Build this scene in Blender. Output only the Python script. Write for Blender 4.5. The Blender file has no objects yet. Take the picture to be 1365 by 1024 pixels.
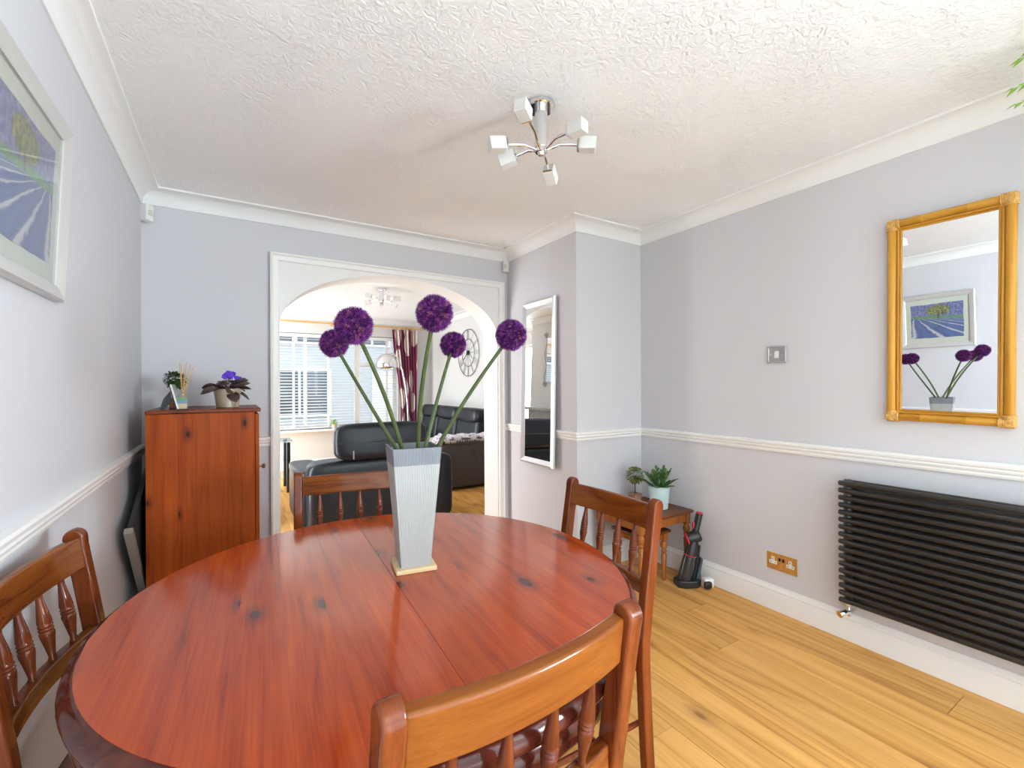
import bpy, bmesh, math, random
from mathutils import Vector, Matrix
random.seed(7)
sc = bpy.context.scene
COL = sc.collection
PI = math.pi
# ------------------------------------------------------------------ camera
cam_d = bpy.data.cameras.new('camera')
cam = bpy.data.objects.new('camera', cam_d); COL.objects.link(cam)
cam_d.sensor_fit = 'HORIZONTAL'; cam_d.sensor_width = 36
cam_d.lens = 603.33 / 1365 * 36
cam_d.shift_y = 1.56 / 1365
cam_d.clip_start = 0.02
cam.matrix_world = (Matrix.Translation((0, 0, 1.275)) @ Matrix.Rotation(-0.5535, 4, 'Z')
                    @ Matrix.Rotation(PI / 2, 4, 'X') @ Matrix.Rotation(-0.005, 4, 'Z'))
sc.camera = cam
# ------------------------------------------------------------------ dimensions
XR, YC, XC, YB, XL = 2.608, 2.379, 1.986, 3.283, -0.437
YR = -3.20                       # rear wall of the dining room
CZ = 2.40                        # ceiling
WB = YB + 0.215                  # living side of the arch wall
LX0, LX1, LY1 = -0.437, 3.03, 7.66
# ------------------------------------------------------------------ world, added lamps, exposure
w = bpy.data.worlds.new('sky'); sc.world = w; w.use_nodes = True
bg = w.node_tree.nodes['Background']
bg.inputs[0].default_value = (0.90, 0.95, 1.0, 1)
bg.inputs[1].default_value = 1.1
def portal(name, loc, rot, sx, sy):
    l = bpy.data.lights.new(name, 'AREA'); l.shape = 'RECTANGLE'; l.size = sx; l.size_y = sy
    l.cycles.is_portal = True
    o = bpy.data.objects.new(name, l); o.location = loc; o.rotation_euler = rot; COL.objects.link(o)
portal('daylight_portal.001', (1.30, 7.86, 1.36), (-PI / 2, 0, 0), 2.5, 1.6)      # living room window
def added_lamp(name, loc, rot, sx, sy, watts, col):  # area lamps added out of view to even out the room light
    l = bpy.data.lights.new(name, 'AREA'); l.shape = 'RECTANGLE'; l.size = sx; l.size_y = sy; l.energy = watts; l.color = col
    o = bpy.data.objects.new(name, l); o.location = loc; o.rotation_euler = rot; COL.objects.link(o)
added_lamp('added_rear_lamp', (1.09, -3.45, 1.12), (PI / 2, 0, 0), 2.6, 2.15, 8, (.795, .91, 1))  # added lamp lighting the dining room from behind the camera
added_lamp('added_left_lamp', (XL - .22, -1.75, 1.10), (0, -PI / 2, 0), 2.0, 2.3, 13, (.795, .91, 1))  # added lamp brightening the right wall, outside an added opening
added_lamp('added_right_lamp', (XR + .22, -2.25, 1.45), (0, PI / 2, 0), 1.1, 1.5, 225, (.795, .91, 1))  # added lamp for the left wall, ceiling and floor
added_lamp('added_upward_lamp', (1.09, -4.6, .02), (math.radians(35), 0, 0), 4.0, 2.0, 80, (.80, .91, 1))  # added lamp aimed upward to brighten the ceiling; no patio is modelled
added_lamp('added_living_lamp', (-.50, 6.85, 1.04), (0, -PI / 2, 0), 2.0, 1.3, 48, (.88, .95, 1))  # added lamp brightening the living room, arch and tabletop reflection
added_lamp('added_near_arch_lamp', (-.50, 3.955, 1.02), (0, -PI / 2, 0), 1.9, .6, 30, (.95, .97, 1))  # added lamp lighting the side of the chimney breast through the arch
sc.view_settings.view_transform = 'Standard'
sc.view_settings.look = 'None'
sc.view_settings.exposure = 1.06
sc.view_settings.gamma = 1.0
sc.view_settings.use_curve_mapping = False
try:
    sc.cycles.max_bounces = 12; sc.cycles.diffuse_bounces = 8; sc.cycles.glossy_bounces = 5
    sc.cycles.transparent_max_bounces = 12; sc.cycles.sample_clamp_indirect = 8
    sc.cycles.caustics_reflective = False; sc.cycles.caustics_refractive = False
except Exception:
    pass
# ------------------------------------------------------------------ mesh builder
class MB:
    def __init__(s): s.v = []; s.f = []
    def add(s, vs, fs, M=None):
        n = len(s.v)
        s.v += [tuple(M @ Vector(p)) if M is not None else tuple(p) for p in vs]
        s.f += [tuple(i + n for i in f) for f in fs]
        return s
    def box(s, x0, x1, y0, y1, z0, z1, M=None):
        return s.add([(x0, y0, z0), (x1, y0, z0), (x1, y1, z0), (x0, y1, z0), (x0, y0, z1), (x1, y0, z1), (x1, y1, z1), (x0, y1, z1)],
                     [(0, 3, 2, 1), (4, 5, 6, 7), (0, 1, 5, 4), (1, 2, 6, 5), (2, 3, 7, 6), (3, 0, 4, 7)], M)
    def lathe(s, prof, n=24, M=None, cap=True):
        vs = []; fs = []
        for r, z in prof:
            for i in range(n):
                a = 2 * PI * i / n; vs.append((r * math.cos(a), r * math.sin(a), z))
        for k in range(len(prof) - 1):
            for i in range(n):
                j = (i + 1) % n; fs.append((k * n + i, k * n + j, (k + 1) * n + j, (k + 1) * n + i))
        if cap:
            fs.append(tuple(range(n - 1, -1, -1))); fs.append(tuple((len(prof) - 1) * n + i for i in range(n)))
        return s.add(vs, fs, M)
    def tube(s, path, rad, n=10, cap=True, flat=None):
        """tube along a polyline; rad number or list; flat=(a,b) scales the section"""
        P = [Vector(p) for p in path]; m = len(P)
        R = rad if isinstance(rad, (list, tuple)) else [rad] * m
        T = []
        for i in range(m):
            t = (P[min(i + 1, m - 1)] - P[max(i - 1, 0)]); T.append(t.normalized())
        up = Vector((0, 0, 1)) if abs(T[0].z) < .9 else Vector((1, 0, 0))
        nn = T[0].cross(up).normalized(); vs = []; fs = []
        for i in range(m):
            nn = (nn - T[i] * nn.dot(T[i])).normalized(); b = T[i].cross(nn)
            for k in range(n):
                a = 2 * PI * k / n
                fa, fb = flat or (1, 1)
                vs.append(tuple(P[i] + nn * (R[i] * fa * math.cos(a)) + b * (R[i] * fb * math.sin(a))))
        for i in range(m - 1):
            for k in range(n):
                j = (k + 1) % n; fs.append((i * n + k, i * n + j, (i + 1) * n + j, (i + 1) * n + k))
        if cap:
            fs.append(tuple(range(n - 1, -1, -1))); fs.append(tuple((m - 1) * n + k for k in range(n)))
        return s.add(vs, fs)
    def ring(s, c, R, r, axis='Z', n=32, m=6, a0=0, a1=2 * PI, sx=1, sy=1):
        pts = []
        full = abs(a1 - a0 - 2 * PI) < 1e-6
        for i in range(n + (0 if full else 1)):
            a = a0 + (a1 - a0) * i / n; p = (R * sx * math.cos(a), R * sy * math.sin(a))
            pts.append({'Z': (c[0] + p[0], c[1] + p[1], c[2]), 'X': (c[0], c[1] + p[0], c[2] + p[1]), 'Y': (c[0] + p[0], c[1], c[2] + p[1])}[axis])
        if full: pts.append(pts[0])
        return s.tube(pts, r, m, cap=not full)
    def prism(s, poly, d0, d1, plane='XY', M=None):
        """extrude a 2-D outline from d0 to d1 along the axis normal to plane"""
        n = len(poly)
        def P(p, d): return {'XY': (p[0], p[1], d), 'XZ': (p[0], d, p[1]), 'YZ': (d, p[0], p[1])}[plane]
        vs = [P(p, d0) for p in poly] + [P(p, d1) for p in poly]
        fs = [tuple(range(n - 1, -1, -1)), tuple(range(n, 2 * n))]
        for i in range(n):
            j = (i + 1) % n; fs.append((i, j, n + j, n + i))
        return s.add(vs, fs, M)
    def puff(s, c, size, e=0.35, n=20, m=12, M=None):
        """superellipsoid: a soft rounded box"""
        def sp(v, p): return math.copysign(abs(v) ** p, v)
        vs = [];fs = []
        for i in range(m + 1):
            ph = -PI / 2 + PI * i / m
            for k in range(n):
                th = 2 * PI * k / n
                vs.append((c[0] + size[0] / 2 * sp(math.cos(ph), e) * sp(math.cos(th), e),
                           c[1] + size[1] / 2 * sp(math.cos(ph), e) * sp(math.sin(th), e),
                           c[2] + size[2] / 2 * sp(math.sin(ph), e)))
        for i in range(m):
            for k in range(n):
                j = (k + 1) % n; fs.append((i * n + k, i * n + j, (i + 1) * n + j, (i + 1) * n + k))
        return s.add(vs, fs, M)
    def grid(s, fn, nu, nv, M=None):
        vs = [fn(i / nu, j / nv) for j in range(nv + 1) for i in range(nu + 1)]
        fs = [(j * (nu + 1) + i, j * (nu + 1) + i + 1, (j + 1) * (nu + 1) + i + 1, (j + 1) * (nu + 1) + i) for j in range(nv) for i in range(nu)]
        return s.add(vs, fs, M)
def T(x=0, y=0, z=0, rx=0, ry=0, rz=0, s=1):
    return Matrix.Translation((x, y, z)) @ Matrix.Rotation(rz, 4, 'Z') @ Matrix.Rotation(ry, 4, 'Y') @ Matrix.Rotation(rx, 4, 'X') @ Matrix.Scale(s, 4)
def aim(p0, p1):
    d = Vector(p1) - Vector(p0)
    return Matrix.Translation(p0) @ d.to_track_quat('Z', 'Y').to_matrix().to_4x4()
def tag(o, label=None, cat=None, group=None, kind=None):
    for k, v in (('label', label), ('category', cat), ('group', group), ('kind', kind)):
        if v: o[k] = v
    return o
def obj(name, mb, mat, parent=None, bevel=0, seg=2, smooth=35, subsurf=0, label=None, cat=None, group=None, kind=None, loc=None, solid=0):
    me = bpy.data.meshes.new(name); me.from_pydata(mb.v, [], mb.f)
    bm = bmesh.new(); bm.from_mesh(me); bmesh.ops.remove_doubles(bm, verts=bm.verts, dist=1e-6)
    bmesh.ops.recalc_face_normals(bm, faces=bm.faces); bm.to_mesh(me); bm.free()
    me.materials.append(mat)
    if smooth:
        me.polygons.foreach_set('use_smooth', [True] * len(me.polygons))
        me.set_sharp_from_angle(angle=math.radians(smooth))
    o = bpy.data.objects.new(name, me); COL.objects.link(o)
    if loc: o.location = loc
    if parent: o.parent = parent
    if solid:
        m = o.modifiers.new('solid', 'SOLIDIFY'); m.thickness = solid; m.offset = 0
    if subsurf:
        m = o.modifiers.new('sub', 'SUBSURF'); m.levels = subsurf; m.render_levels = subsurf
    if bevel:
        m = o.modifiers.new('bevel', 'BEVEL'); m.width = bevel; m.segments = seg; m.limit_method = 'ANGLE'; m.angle_limit = math.radians(40)
        m.harden_normals = True
    return tag(o, label, cat, group, kind)
def thing(name, label, cat, loc=(0, 0, 0), rz=0, group=None, rx=0, ry=0):
    o = bpy.data.objects.new(name, None); COL.objects.link(o); o.empty_display_size = .05
    o.location = loc; o.rotation_euler = (rx, ry, rz)
    return tag(o, label, cat, group)
def dup(root, loc, rz, label, group=None):
    r = root.copy(); COL.objects.link(r); r.location = loc; r.rotation_euler = (0, 0, rz)
    tag(r, label, None, group)
    for ch in [c for c in root.children]:
        c = ch.copy(); COL.objects.link(c); c.parent = r
        for g in [x for x in ch.children]:
            d = g.copy(); COL.objects.link(d); d.parent = c
    return r
# ------------------------------------------------------------------ materials
def nmat(name):
    m = bpy.data.materials.new(name); m.use_nodes = True
    nt = m.node_tree; b = nt.nodes['Principled BSDF']
    return m, nt, b
def N(nt, t, **kw):
    n = nt.nodes.new(t)
    for k, v in kw.items():
        if k.startswith('i_'):
            key = k[2:]; key = int(key) if key.isdigit() else key.replace('_', ' ')
            n.inputs[key].default_value = v
        else: setattr(n, k, v)
    return n
def mixc(nt, a, b, fac, mode='MIX'):
    n = nt.nodes.new('ShaderNodeMix'); n.data_type = 'RGBA'; n.blend_type = mode
    for sock, val in ((n.inputs[0], fac), (n.inputs[6], a), (n.inputs[7], b)):
        if hasattr(val, 'is_output'): nt.links.new(val, sock)
        else: sock.default_value = val if not isinstance(val, tuple) else (*val[:3], 1)
    return n.outputs[2]
def math_(nt, op, a, b=0, c=None, clamp=False):
    n = nt.nodes.new('ShaderNodeMath'); n.operation = op; n.use_clamp = clamp
    for sock, val in zip(n.inputs, (a, b, c)):
        if val is None: continue
        if hasattr(val, 'is_output'): nt.links.new(val, sock)
        else: sock.default_value = val
    return n.outputs[0]
def ramp(nt, fac, stops, interp='LINEAR'):
    n = nt.nodes.new('ShaderNodeValToRGB'); n.color_ramp.interpolation = interp
    e = n.color_ramp.elements
    while len(e) < len(stops): e.new(.5)
    for q, (p, c) in zip(e, stops): q.position = p; q.color = (*c[:3], 1) if len(c) >= 3 else (c[0],) * 3 + (1,)
    if fac is not None: nt.links.new(fac, n.inputs[0])
    return n.outputs[0]
def bump(nt, b, h, strength=.3, dist=.002):
    n = nt.nodes.new('ShaderNodeBump'); n.inputs['Strength'].default_value = strength; n.inputs['Distance'].default_value = dist
    nt.links.new(h, n.inputs['Height']); nt.links.new(n.outputs[0], b.inputs['Normal'])
def plain(name, col, rough=.5, metal=0, coat=0, spec=.5, trans=0, sheen=0, noise=0, nscale=40, bmp=0, bdist=.001, emit=None, estr=0, cr=.1):
    m, nt, b = nmat(name)
    b.inputs['Base Color'].default_value = (*col, 1); b.inputs['Roughness'].default_value = rough
    b.inputs['Metallic'].default_value = metal; b.inputs['Coat Weight'].default_value = coat
    b.inputs['Coat Roughness'].default_value = cr
    b.inputs['Specular IOR Level'].default_value = spec; b.inputs['Transmission Weight'].default_value = trans
    b.inputs['Sheen Weight'].default_value = sheen
    tc = N(nt, 'ShaderNodeTexCoord'); nz = N(nt, 'ShaderNodeTexNoise', i_Scale=nscale, i_Detail=4.0)
    nt.links.new(tc.outputs['Object'], nz.inputs['Vector'])
    if noise:
        c = ramp(nt, nz.outputs['Fac'], [(.3, tuple(x * (1 - noise) for x in col)), (.7, tuple(min(1, x * (1 + noise)) for x in col))])
        nt.links.new(c, b.inputs['Base Color'])
    if bmp: bump(nt, b, nz.outputs['Fac'], bmp, bdist)
    if emit: b.inputs['Emission Color'].default_value = (*emit, 1); b.inputs['Emission Strength'].default_value = estr
    return m
def wood(name, dark, mid, light, axis=1, rough=.3, coat=.4, cr=.15, knots=.5, grain=1.0, tint=.12, kscale=4.0, knotc=(.03, .012, .008), ring=.5, spec=.0, cross=None, cior=1.5):
    """grain runs along the local axis; every object gets its own offset and tint"""
    m, nt, b = nmat(name); L = nt.links.new
    tc = N(nt, 'ShaderNodeTexCoord'); oi = N(nt, 'ShaderNodeObjectInfo')
    off = N(nt, 'ShaderNodeVectorMath', operation='SCALE'); off.inputs[0].default_value = (13.1, 7.7, 17.3); L(oi.outputs['Random'], off.inputs['Scale'])
    ad = N(nt, 'ShaderNodeVectorMath', operation='ADD'); L(tc.outputs['Object'], ad.inputs[0]); L(off.outputs[0], ad.inputs[1])
    def mp(sc_cross, sc_along):
        q = N(nt, 'ShaderNodeMapping'); s = [sc_cross] * 3; s[axis] = sc_along
        q.inputs['Scale'].default_value = s; L(ad.outputs[0], q.inputs['Vector']); return q.outputs[0]
    n1 = N(nt, 'ShaderNodeTexNoise', i_Scale=1.0, i_Detail=5.0, i_Roughness=.7); L(mp(240 * grain, 5.0 * grain), n1.inputs['Vector'])
    n3 = N(nt, 'ShaderNodeTexNoise', i_Scale=1.0, i_Detail=2.0); L(mp(34 * grain, 1.1 * grain), n3.inputs['Vector'])
    n2 = N(nt, 'ShaderNodeTexNoise', i_Scale=1.0, i_Detail=3.0, i_Distortion=.5); L(mp(8 * grain, .8 * grain), n2.inputs['Vector'])
    # contour lines of a slow noise give cathedral grain
    rg = math_(nt, 'PINGPONG', math_(nt, 'MULTIPLY', n2.outputs['Fac'], 16.0), 1.0)
    rg = math_(nt, 'POWER', rg, .6)
    nn = math_(nt, 'ADD', math_(nt, 'MULTIPLY', n1.outputs['Fac'], .55), math_(nt, 'MULTIPLY', n3.outputs['Fac'], .45))
    nn = math_(nt, 'MULTIPLY_ADD', math_(nt, 'SUBTRACT', nn, .5), 2.2, .5)
    f = math_(nt, 'ADD', math_(nt, 'MULTIPLY', nn, 1 - ring), math_(nt, 'MULTIPLY', rg, ring))
    col = ramp(nt, f, [(.12, dark), (.5, mid), (.88, light)])
    if knots:
        sp = N(nt, 'ShaderNodeSeparateXYZ'); L(ad.outputs[0], sp.inputs[0])
        ca = cross if cross is not None else (0 if axis != 0 else 2)
        u = math_(nt, 'MULTIPLY', sp.outputs[ca], kscale); v = math_(nt, 'MULTIPLY', sp.outputs[axis], kscale * .5)
        cb = N(nt, 'ShaderNodeCombineXYZ'); L(u, cb.inputs[0]); L(v, cb.inputs[1])
        vo = N(nt, 'ShaderNodeTexVoronoi', i_Scale=1.0); vo.voronoi_dimensions = '2D'; L(cb.outputs[0], vo.inputs['Vector'])
        sep = N(nt, 'ShaderNodeSeparateColor'); L(vo.outputs['Color'], sep.inputs[0])
        keep = math_(nt, 'GREATER_THAN', sep.outputs[0], 1 - knots)
        wob = math_(nt, 'ADD', vo.outputs['Distance'], math_(nt, 'MULTIPLY', math_(nt, 'SUBTRACT', n3.outputs['Fac'], .5), .10))
        k = math_(nt, 'MULTIPLY', ramp(nt, wob, [(.030, (1, 1, 1)), (.055, (.55, .55, .55)), (.085, (.35, .35, .35)), (.17, (0, 0, 0))]), keep)
        col = mixc(nt, col, knotc, k)
    val = math_(nt, 'MULTIPLY_ADD', oi.outputs['Random'], 2 * tint, 1 - tint)
    hs = N(nt, 'ShaderNodeHueSaturation'); L(col, hs.inputs['Color']); L(val, hs.inputs['Value'])
    L(hs.outputs[0], b.inputs['Base Color'])
    b.inputs['Roughness'].default_value = rough; b.inputs['Coat Weight'].default_value = coat; b.inputs['Coat Roughness'].default_value = cr
    b.inputs['Specular IOR Level'].default_value = spec; b.inputs['Coat IOR'].default_value = cior
    bump(nt, b, n1.outputs['Fac'], .10, .0004)
    return m
M_WALL = plain('lavender_paint', (.60, .59, .615), .75, spec=.25, bmp=.08, nscale=220, bdist=.0006)
M_WHITE = plain('white_gloss_paint', (.80, .79, .77), .35, spec=.4)
M_CREAM = plain('cream_wall_paint', (.64, .635, .62), .75, spec=.25)
M_CORN = plain('cornice_plaster', (.80, .80, .79), .7, spec=.2)
def ceiling_mat():
    m, nt, b = nmat('textured_ceiling'); L = nt.links.new
    b.inputs['Base Color'].default_value = (.90, .91, .915, 1); b.inputs['Roughness'].default_value = .85; b.inputs['Specular IOR Level'].default_value = .15
    tc = N(nt, 'ShaderNodeTexCoord')
    a = N(nt, 'ShaderNodeTexNoise', i_Scale=36.0, i_Detail=5.0, i_Roughness=.6, i_Distortion=1.2); L(tc.outputs['Object'], a.inputs['Vector'])
    c = N(nt, 'ShaderNodeTexNoise', i_Scale=3.0, i_Detail=2.0); L(tc.outputs['Object'], c.inputs['Vector'])
    h = math_(nt, 'MULTIPLY', a.outputs['Fac'], ramp(nt, c.outputs['Fac'], [(.35, (.35, .35, .35)), (.65, (1, 1, 1))]))
    bump(nt, b, h, .8, .014); return m
M_CEIL = ceiling_mat()
M_TABLE = wood('mahogany_pine_board', (.20, .018, .0015), (.355, .043, .003), (.44, .068, .006), 1, .3, 1.0, .13, .62, .8, .07, 4.6, ring=.22, knotc=(.055, .016, .010), cior=1.58)
M_RIM = wood('dark_mahogany_edge', (.040, .007, .004), (.070, .012, .007), (.10, .020, .010), 0, .3, .7, .12, 0, .6, .05)
M_CHAIR = wood('chair_pine_vertical', (.075, .013, .004), (.155, .032, .008), (.22, .052, .012), 2, .3, .7, .14, .3, .8, .10, 6, ring=.3)
M_CHAIRX = wood('chair_pine_rail', (.065, .012, .003), (.17, .042, .007), (.24, .072, .012), 0, .3, .7, .13, .12, .7, .10, 5, ring=.45)
M_SPIN = wood('turned_pine_spindle', (.075, .013, .005), (.125, .025, .008), (.17, .038, .012), 2, .3, .7, .12, 0, .8, .08)
M_CAB = wood('pine_cabinet_board', (.20, .030, .005), (.32, .058, .009), (.40, .084, .013), 2, .45, .25, .3, .55, .8, .10, 6.5, ring=.22, knotc=(.05, .014, .010))
M_CABT = wood('pine_cabinet_top', (.11, .020, .007), (.17, .034, .011), (.23, .05, .014), 0, .4, .5, .2, .2, .8, .05)
M_SIDE = wood('side_table_wood', (.18, .045, .010), (.28, .085, .018), (.36, .125, .025), 2, .3, .6, .15, .1, .8, .1)
M_SIDET = wood('side_table_top', (.08, .024, .010), (.13, .042, .017), (.18, .06, .022), 0, .4, .5, .2, .15, .8, .05)
M_OAK = wood('oak_floor_plank', (.36, .150, .032), (.66, .335, .092), (.79, .43, .145), 1, .4, .35, .28, .05, .55, .07, 3.4, knotc=(.30, .14, .045), ring=.38)
M_JOINT = plain('dark_floor_joint', (.13, .06, .02), .8)  # dark brown sub floor colour showing in the plank gaps
M_GOLD = wood('honey_bamboo', (.36, .15, .018), (.52, .25, .035), (.62, .33, .06), 2, .3, .4, .12, 0, .7, .06, ring=.2)
M_WRAP = plain('rattan_wrap', (.62, .34, .085), .5, noise=.25, nscale=120, bmp=.6, bdist=.002)
M_MIRROR = plain('mirror_glass', (.93, .94, .94), .0, 1)
M_SILVER = plain('brushed_silver_frame', (.72, .72, .73), .32, .75)
M_SILVERW = plain('white_silver_frame', (.60, .595, .58), .32, .35)
M_CHROME = plain('chrome', (.78, .79, .80), .07, 1)
M_STEEL = plain('satin_steel', (.50, .47, .47), .35, .9)
M_BRASS = plain('brushed_brass', (.66, .36, .10), .42, .6, noise=.12, nscale=60)
M_BLACK = plain('black_plastic', (.015, .015, .017), .35)
M_RAD = plain('radiator_black', (.020, .017, .016), .33, coat=.2)
M_LEATHER = plain('black_leather', (.009, .011, .016), .32, spec=.3, bmp=.25, nscale=90, bdist=.002)
M_LEATHERB = plain('brown_black_leather', (.045, .037, .034), .42, bmp=.25, nscale=90, bdist=.002)
M_PLASTIC = plain('white_plastic', (.74, .73, .70), .4)
M_FROST = plain('frosted_glass_shade', (.86, .85, .81), .35, trans=.25)
M_GREEN = plain('allium_stem_green', (.058, .082, .022), .5, noise=.25, nscale=14)
M_RED = plain('red_plastic', (.55, .01, .04), .3, coat=.4)
M_SMOKE = plain('smoked_plastic', (.035, .032, .035), .12, coat=.3)
M_SOIL = plain('potting_soil', (.035, .022, .015), .95, noise=.4, nscale=60, bmp=.8, bdist=.004)
M_TERRA = plain('terracotta_stone', (.36, .20, .13), .8, noise=.15, nscale=50, bmp=.3)
def glass_mat(name, tint=(1, 1, 1), refl=.08):
    m, nt, b = nmat(name); out = nt.nodes['Material Output']
    t = N(nt, 'ShaderNodeBsdfTransparent'); t.inputs[0].default_value = (*tint, 1)
    g = N(nt, 'ShaderNodeBsdfGlossy'); g.inputs['Roughness'].default_value = .02
    lw = N(nt, 'ShaderNodeLayerWeight', i_Blend=.5)
    mx = N(nt, 'ShaderNodeMixShader')
    nt.links.new(math_(nt, 'MULTIPLY_ADD', math_(nt, 'POWER', lw.outputs['Facing'], 4.0), refl * 5, refl * .4, clamp=True), mx.inputs[0])
    nt.links.new(t.outputs[0], mx.inputs[1]); nt.links.new(g.outputs[0], mx.inputs[2]); nt.links.new(mx.outputs[0], out.inputs[0])
    return m
M_GLASS = glass_mat('window_glass', (.97, .985, .98), .05)
M_CLEAR = glass_mat('clear_glass', (.93, .96, .95), .12)
def island_mat(name, stops, rough=.5, sheen=0, spec=.4):
    m, nt, b = nmat(name)
    g = N(nt, 'ShaderNodeNewGeometry')
    nt.links.new(ramp(nt, g.outputs['Random Per Island'], stops), b.inputs['Base Color'])
    b.inputs['Roughness'].default_value = rough; b.inputs['Sheen Weight'].default_value = sheen; b.inputs['Specular IOR Level'].default_value = spec
    return m
M_ALLIUM = island_mat('allium_florets', [(0, (.030, .004, .055)), (.35, (.085, .009, .125)), (.65, (.17, .018, .19)), (.88, (.27, .05, .30)), (1, (.34, .13, .10))], .6)
M_ALLCORE = plain('allium_core', (.05, .008, .07), .8)
M_LEAFV = island_mat('violet_leaf', [(0, (.055, .022, .024)), (.5, (.085, .035, .032)), (.8, (.05, .055, .04)), (1, (.10, .05, .04))], .5)
M_VIOLET = island_mat('violet_petal', [(0, (.07, .02, .45)), (1, (.16, .05, .62))], .6)
M_LEAFG = island_mat('succulent_leaf', [(0, (.035, .095, .022)), (.6, (.06, .15, .035)), (1, (.11, .20, .06))], .4)
M_LEAFY = island_mat('topiary_leaf', [(0, (.10, .15, .03)), (.5, (.20, .23, .05)), (.85, (.27, .27, .08)), (1, (.10, .05, .04))], .6)
M_LEAFD = island_mat('ivy_leaf_dark', [(0, (.02, .055, .012)), (1, (.05, .12, .02))], .5)
M_LEAFL = island_mat('lime_leaf', [(0, (.18, .34, .04)), (.6, (.30, .48, .07)), (1, (.62, .68, .35))], .5)
# ------------------------------------------------------------------ structure
def S(name, mb, mat, bevel=0, smooth=35, parent=None):
    return obj(name, mb, mat, bevel=bevel, smooth=smooth, parent=parent, kind=None if parent else 'structure')
def sweep(path, prof, side=1, closed=False):
    """prof: list of (distance from wall, z); path 2-D; interior on the given side"""
    P = [Vector((p[0], p[1])) for p in path]; m = len(P); mb = MB(); vs = []
    nrm = []
    for i in range(m - 1):
        d = (P[i + 1] - P[i]).normalized(); nrm.append(Vector((d.y, -d.x)) * side)
    offs = []
    for i in range(m):
        if i == 0: n = nrm[0]
        elif i == m - 1: n = nrm[-1]
        else:
            n = nrm[i - 1] + nrm[i]; n = n / (1 + nrm[i - 1].dot(nrm[i]))
        offs.append(n)
    k = len(prof); fs = []
    for i in range(m):
        for d, z in prof:
            q = P[i] + offs[i] * d; vs.append((q.x, q.y, z))
    for i in range(m - 1):
        for j in range(k - 1): fs.append((i * k + j, i * k + j + 1, (i + 1) * k + j + 1, (i + 1) * k + j))
    fs.append(tuple(range(k))); fs.append(tuple((m - 1) * k + j for j in range(k)))
    return mb.add(vs, fs)
# floor: sub floor with separate oak planks
floor = S('floor', MB().box(-.75, 3.35, YR - .2, 8.0, -.12, -.014), M_JOINT)
PW = .19
plank_mesh = {}
def plank(x0, x1, y0, y1):
    key = (round(x1 - x0, 3), round(y1 - y0, 3))
    g = .0008
    if key not in plank_mesh:
        w2, l2 = (x1 - x0) / 2 - g, (y1 - y0) / 2 - g
        o = obj('plank', MB().box(-w2, w2, -l2, l2, -.014, 0), M_OAK, floor, bevel=.0012, seg=1)
        plank_mesh[key] = o
    else:
        o = plank_mesh[key].copy(); COL.objects.link(o)
    o.location = ((x0 + x1) / 2, (y0 + y1) / 2, 0)
joint = {2.34: .605, 1.96: 1.33, 1.20: 1.124, 2.15: -.25, 1.77: .35, 1.58: 1.75, 2.53: 1.2, 1.39: 2.1}
x = 2.34
cols = []
while x > -.8: x -= PW
while x < 3.2:
    cols.append(round(x, 2)); x += PW
for k, xa in enumerate(cols):
    jy = joint.get(xa, (k * .73) % 1.9)
    y = jy - 1.9 * 3
    while y < 7.9:
        ya, yb = max(y, -.60), min(y + 1.9, 7.75)
        xa2, xb2 = max(xa, -.5), min(xa + PW, 3.1)
        if yb - ya > .05 and xb2 - xa2 > .02:
            if xa2 > 2.62 and yb < WB: pass
            else:
                plank(round(xa2, 3), round(xb2, 3), round(ya, 3), round(yb, 3))
        y += 1.9
S('floor_rear', MB().box(-.6, 2.7, YR - .15, -.602, -.014, 0), plain('pale_bounce_floor', (.66, .66, .65), .4, noise=.05, nscale=3))  # unseen floor made pale to bounce neutral light onto the ceiling
S('ceiling', MB().box(XL - .2, 3.3, YR - .2, WB - .1, CZ, CZ + .1), M_CEIL)
S('ceiling_living', MB().box(LX0 - .2, 3.3, WB - .1, LY1 + .3, CZ, CZ + .1), M_CEIL)
wlft = MB().box(XL - .15, XL, -.55, YB, 0, CZ).box(XL - .15, XL, YR - .15, -2.95, 0, CZ).box(XL - .15, XL, -2.95, -.55, 2.12, CZ)
S('wall_left', wlft, M_WALL)
w4 = S('added_window_4', MB().box(XL - .11, XL - .05, -2.95, -2.89, 0, 2.12).box(XL - .11, XL - .05, -.61, -.55, 0, 2.12).box(XL - .11, XL - .05, -1.79, -1.71, 0, 2.06).box(XL - .11, XL - .05, -2.89, -.61, 2.06, 2.12), M_WHITE, bevel=.004)  # unseen left glazing, added so the left lamp shines in
for a, b_ in [(-2.89, -1.79), (-1.71, -.61)]: obj('pane', MB().box(XL - .083, XL - .077, a, b_, 0, 2.06), M_GLASS, w4)
wrt = MB().box(XR, XR + .15, -1.45, YC, 0, CZ).box(XR, XR + .15, YR - .15, -3.05, 0, CZ).box(XR, XR + .15, -3.05, -1.45, 0, .88).box(XR, XR + .15, -3.05, -1.45, 2.05, CZ)
S('wall_right', wrt, M_WALL)
w5 = S('added_window_5', MB().box(XR + .05, XR + .11, -3.05, -2.99, .88, 2.05).box(XR + .05, XR + .11, -1.51, -1.45, .88, 2.05).box(XR + .05, XR + .11, -2.28, -2.22, .94, 1.99).box(XR + .05, XR + .11, -2.99, -1.51, 1.99, 2.05).box(XR + .05, XR + .11, -2.99, -1.51, .88, .94), M_WHITE, bevel=.004)  # unseen right window, added as the right lamp's opening
for a, b_ in [(-2.99, -2.28), (-2.22, -1.51)]: obj('pane', MB().box(XR + .077, XR + .083, a, b_, .94, 1.99), M_GLASS, w5)
S('wall_chimney_breast', MB().box(XC, XR + .15, YC, YB, 0, CZ), M_WALL)
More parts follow.
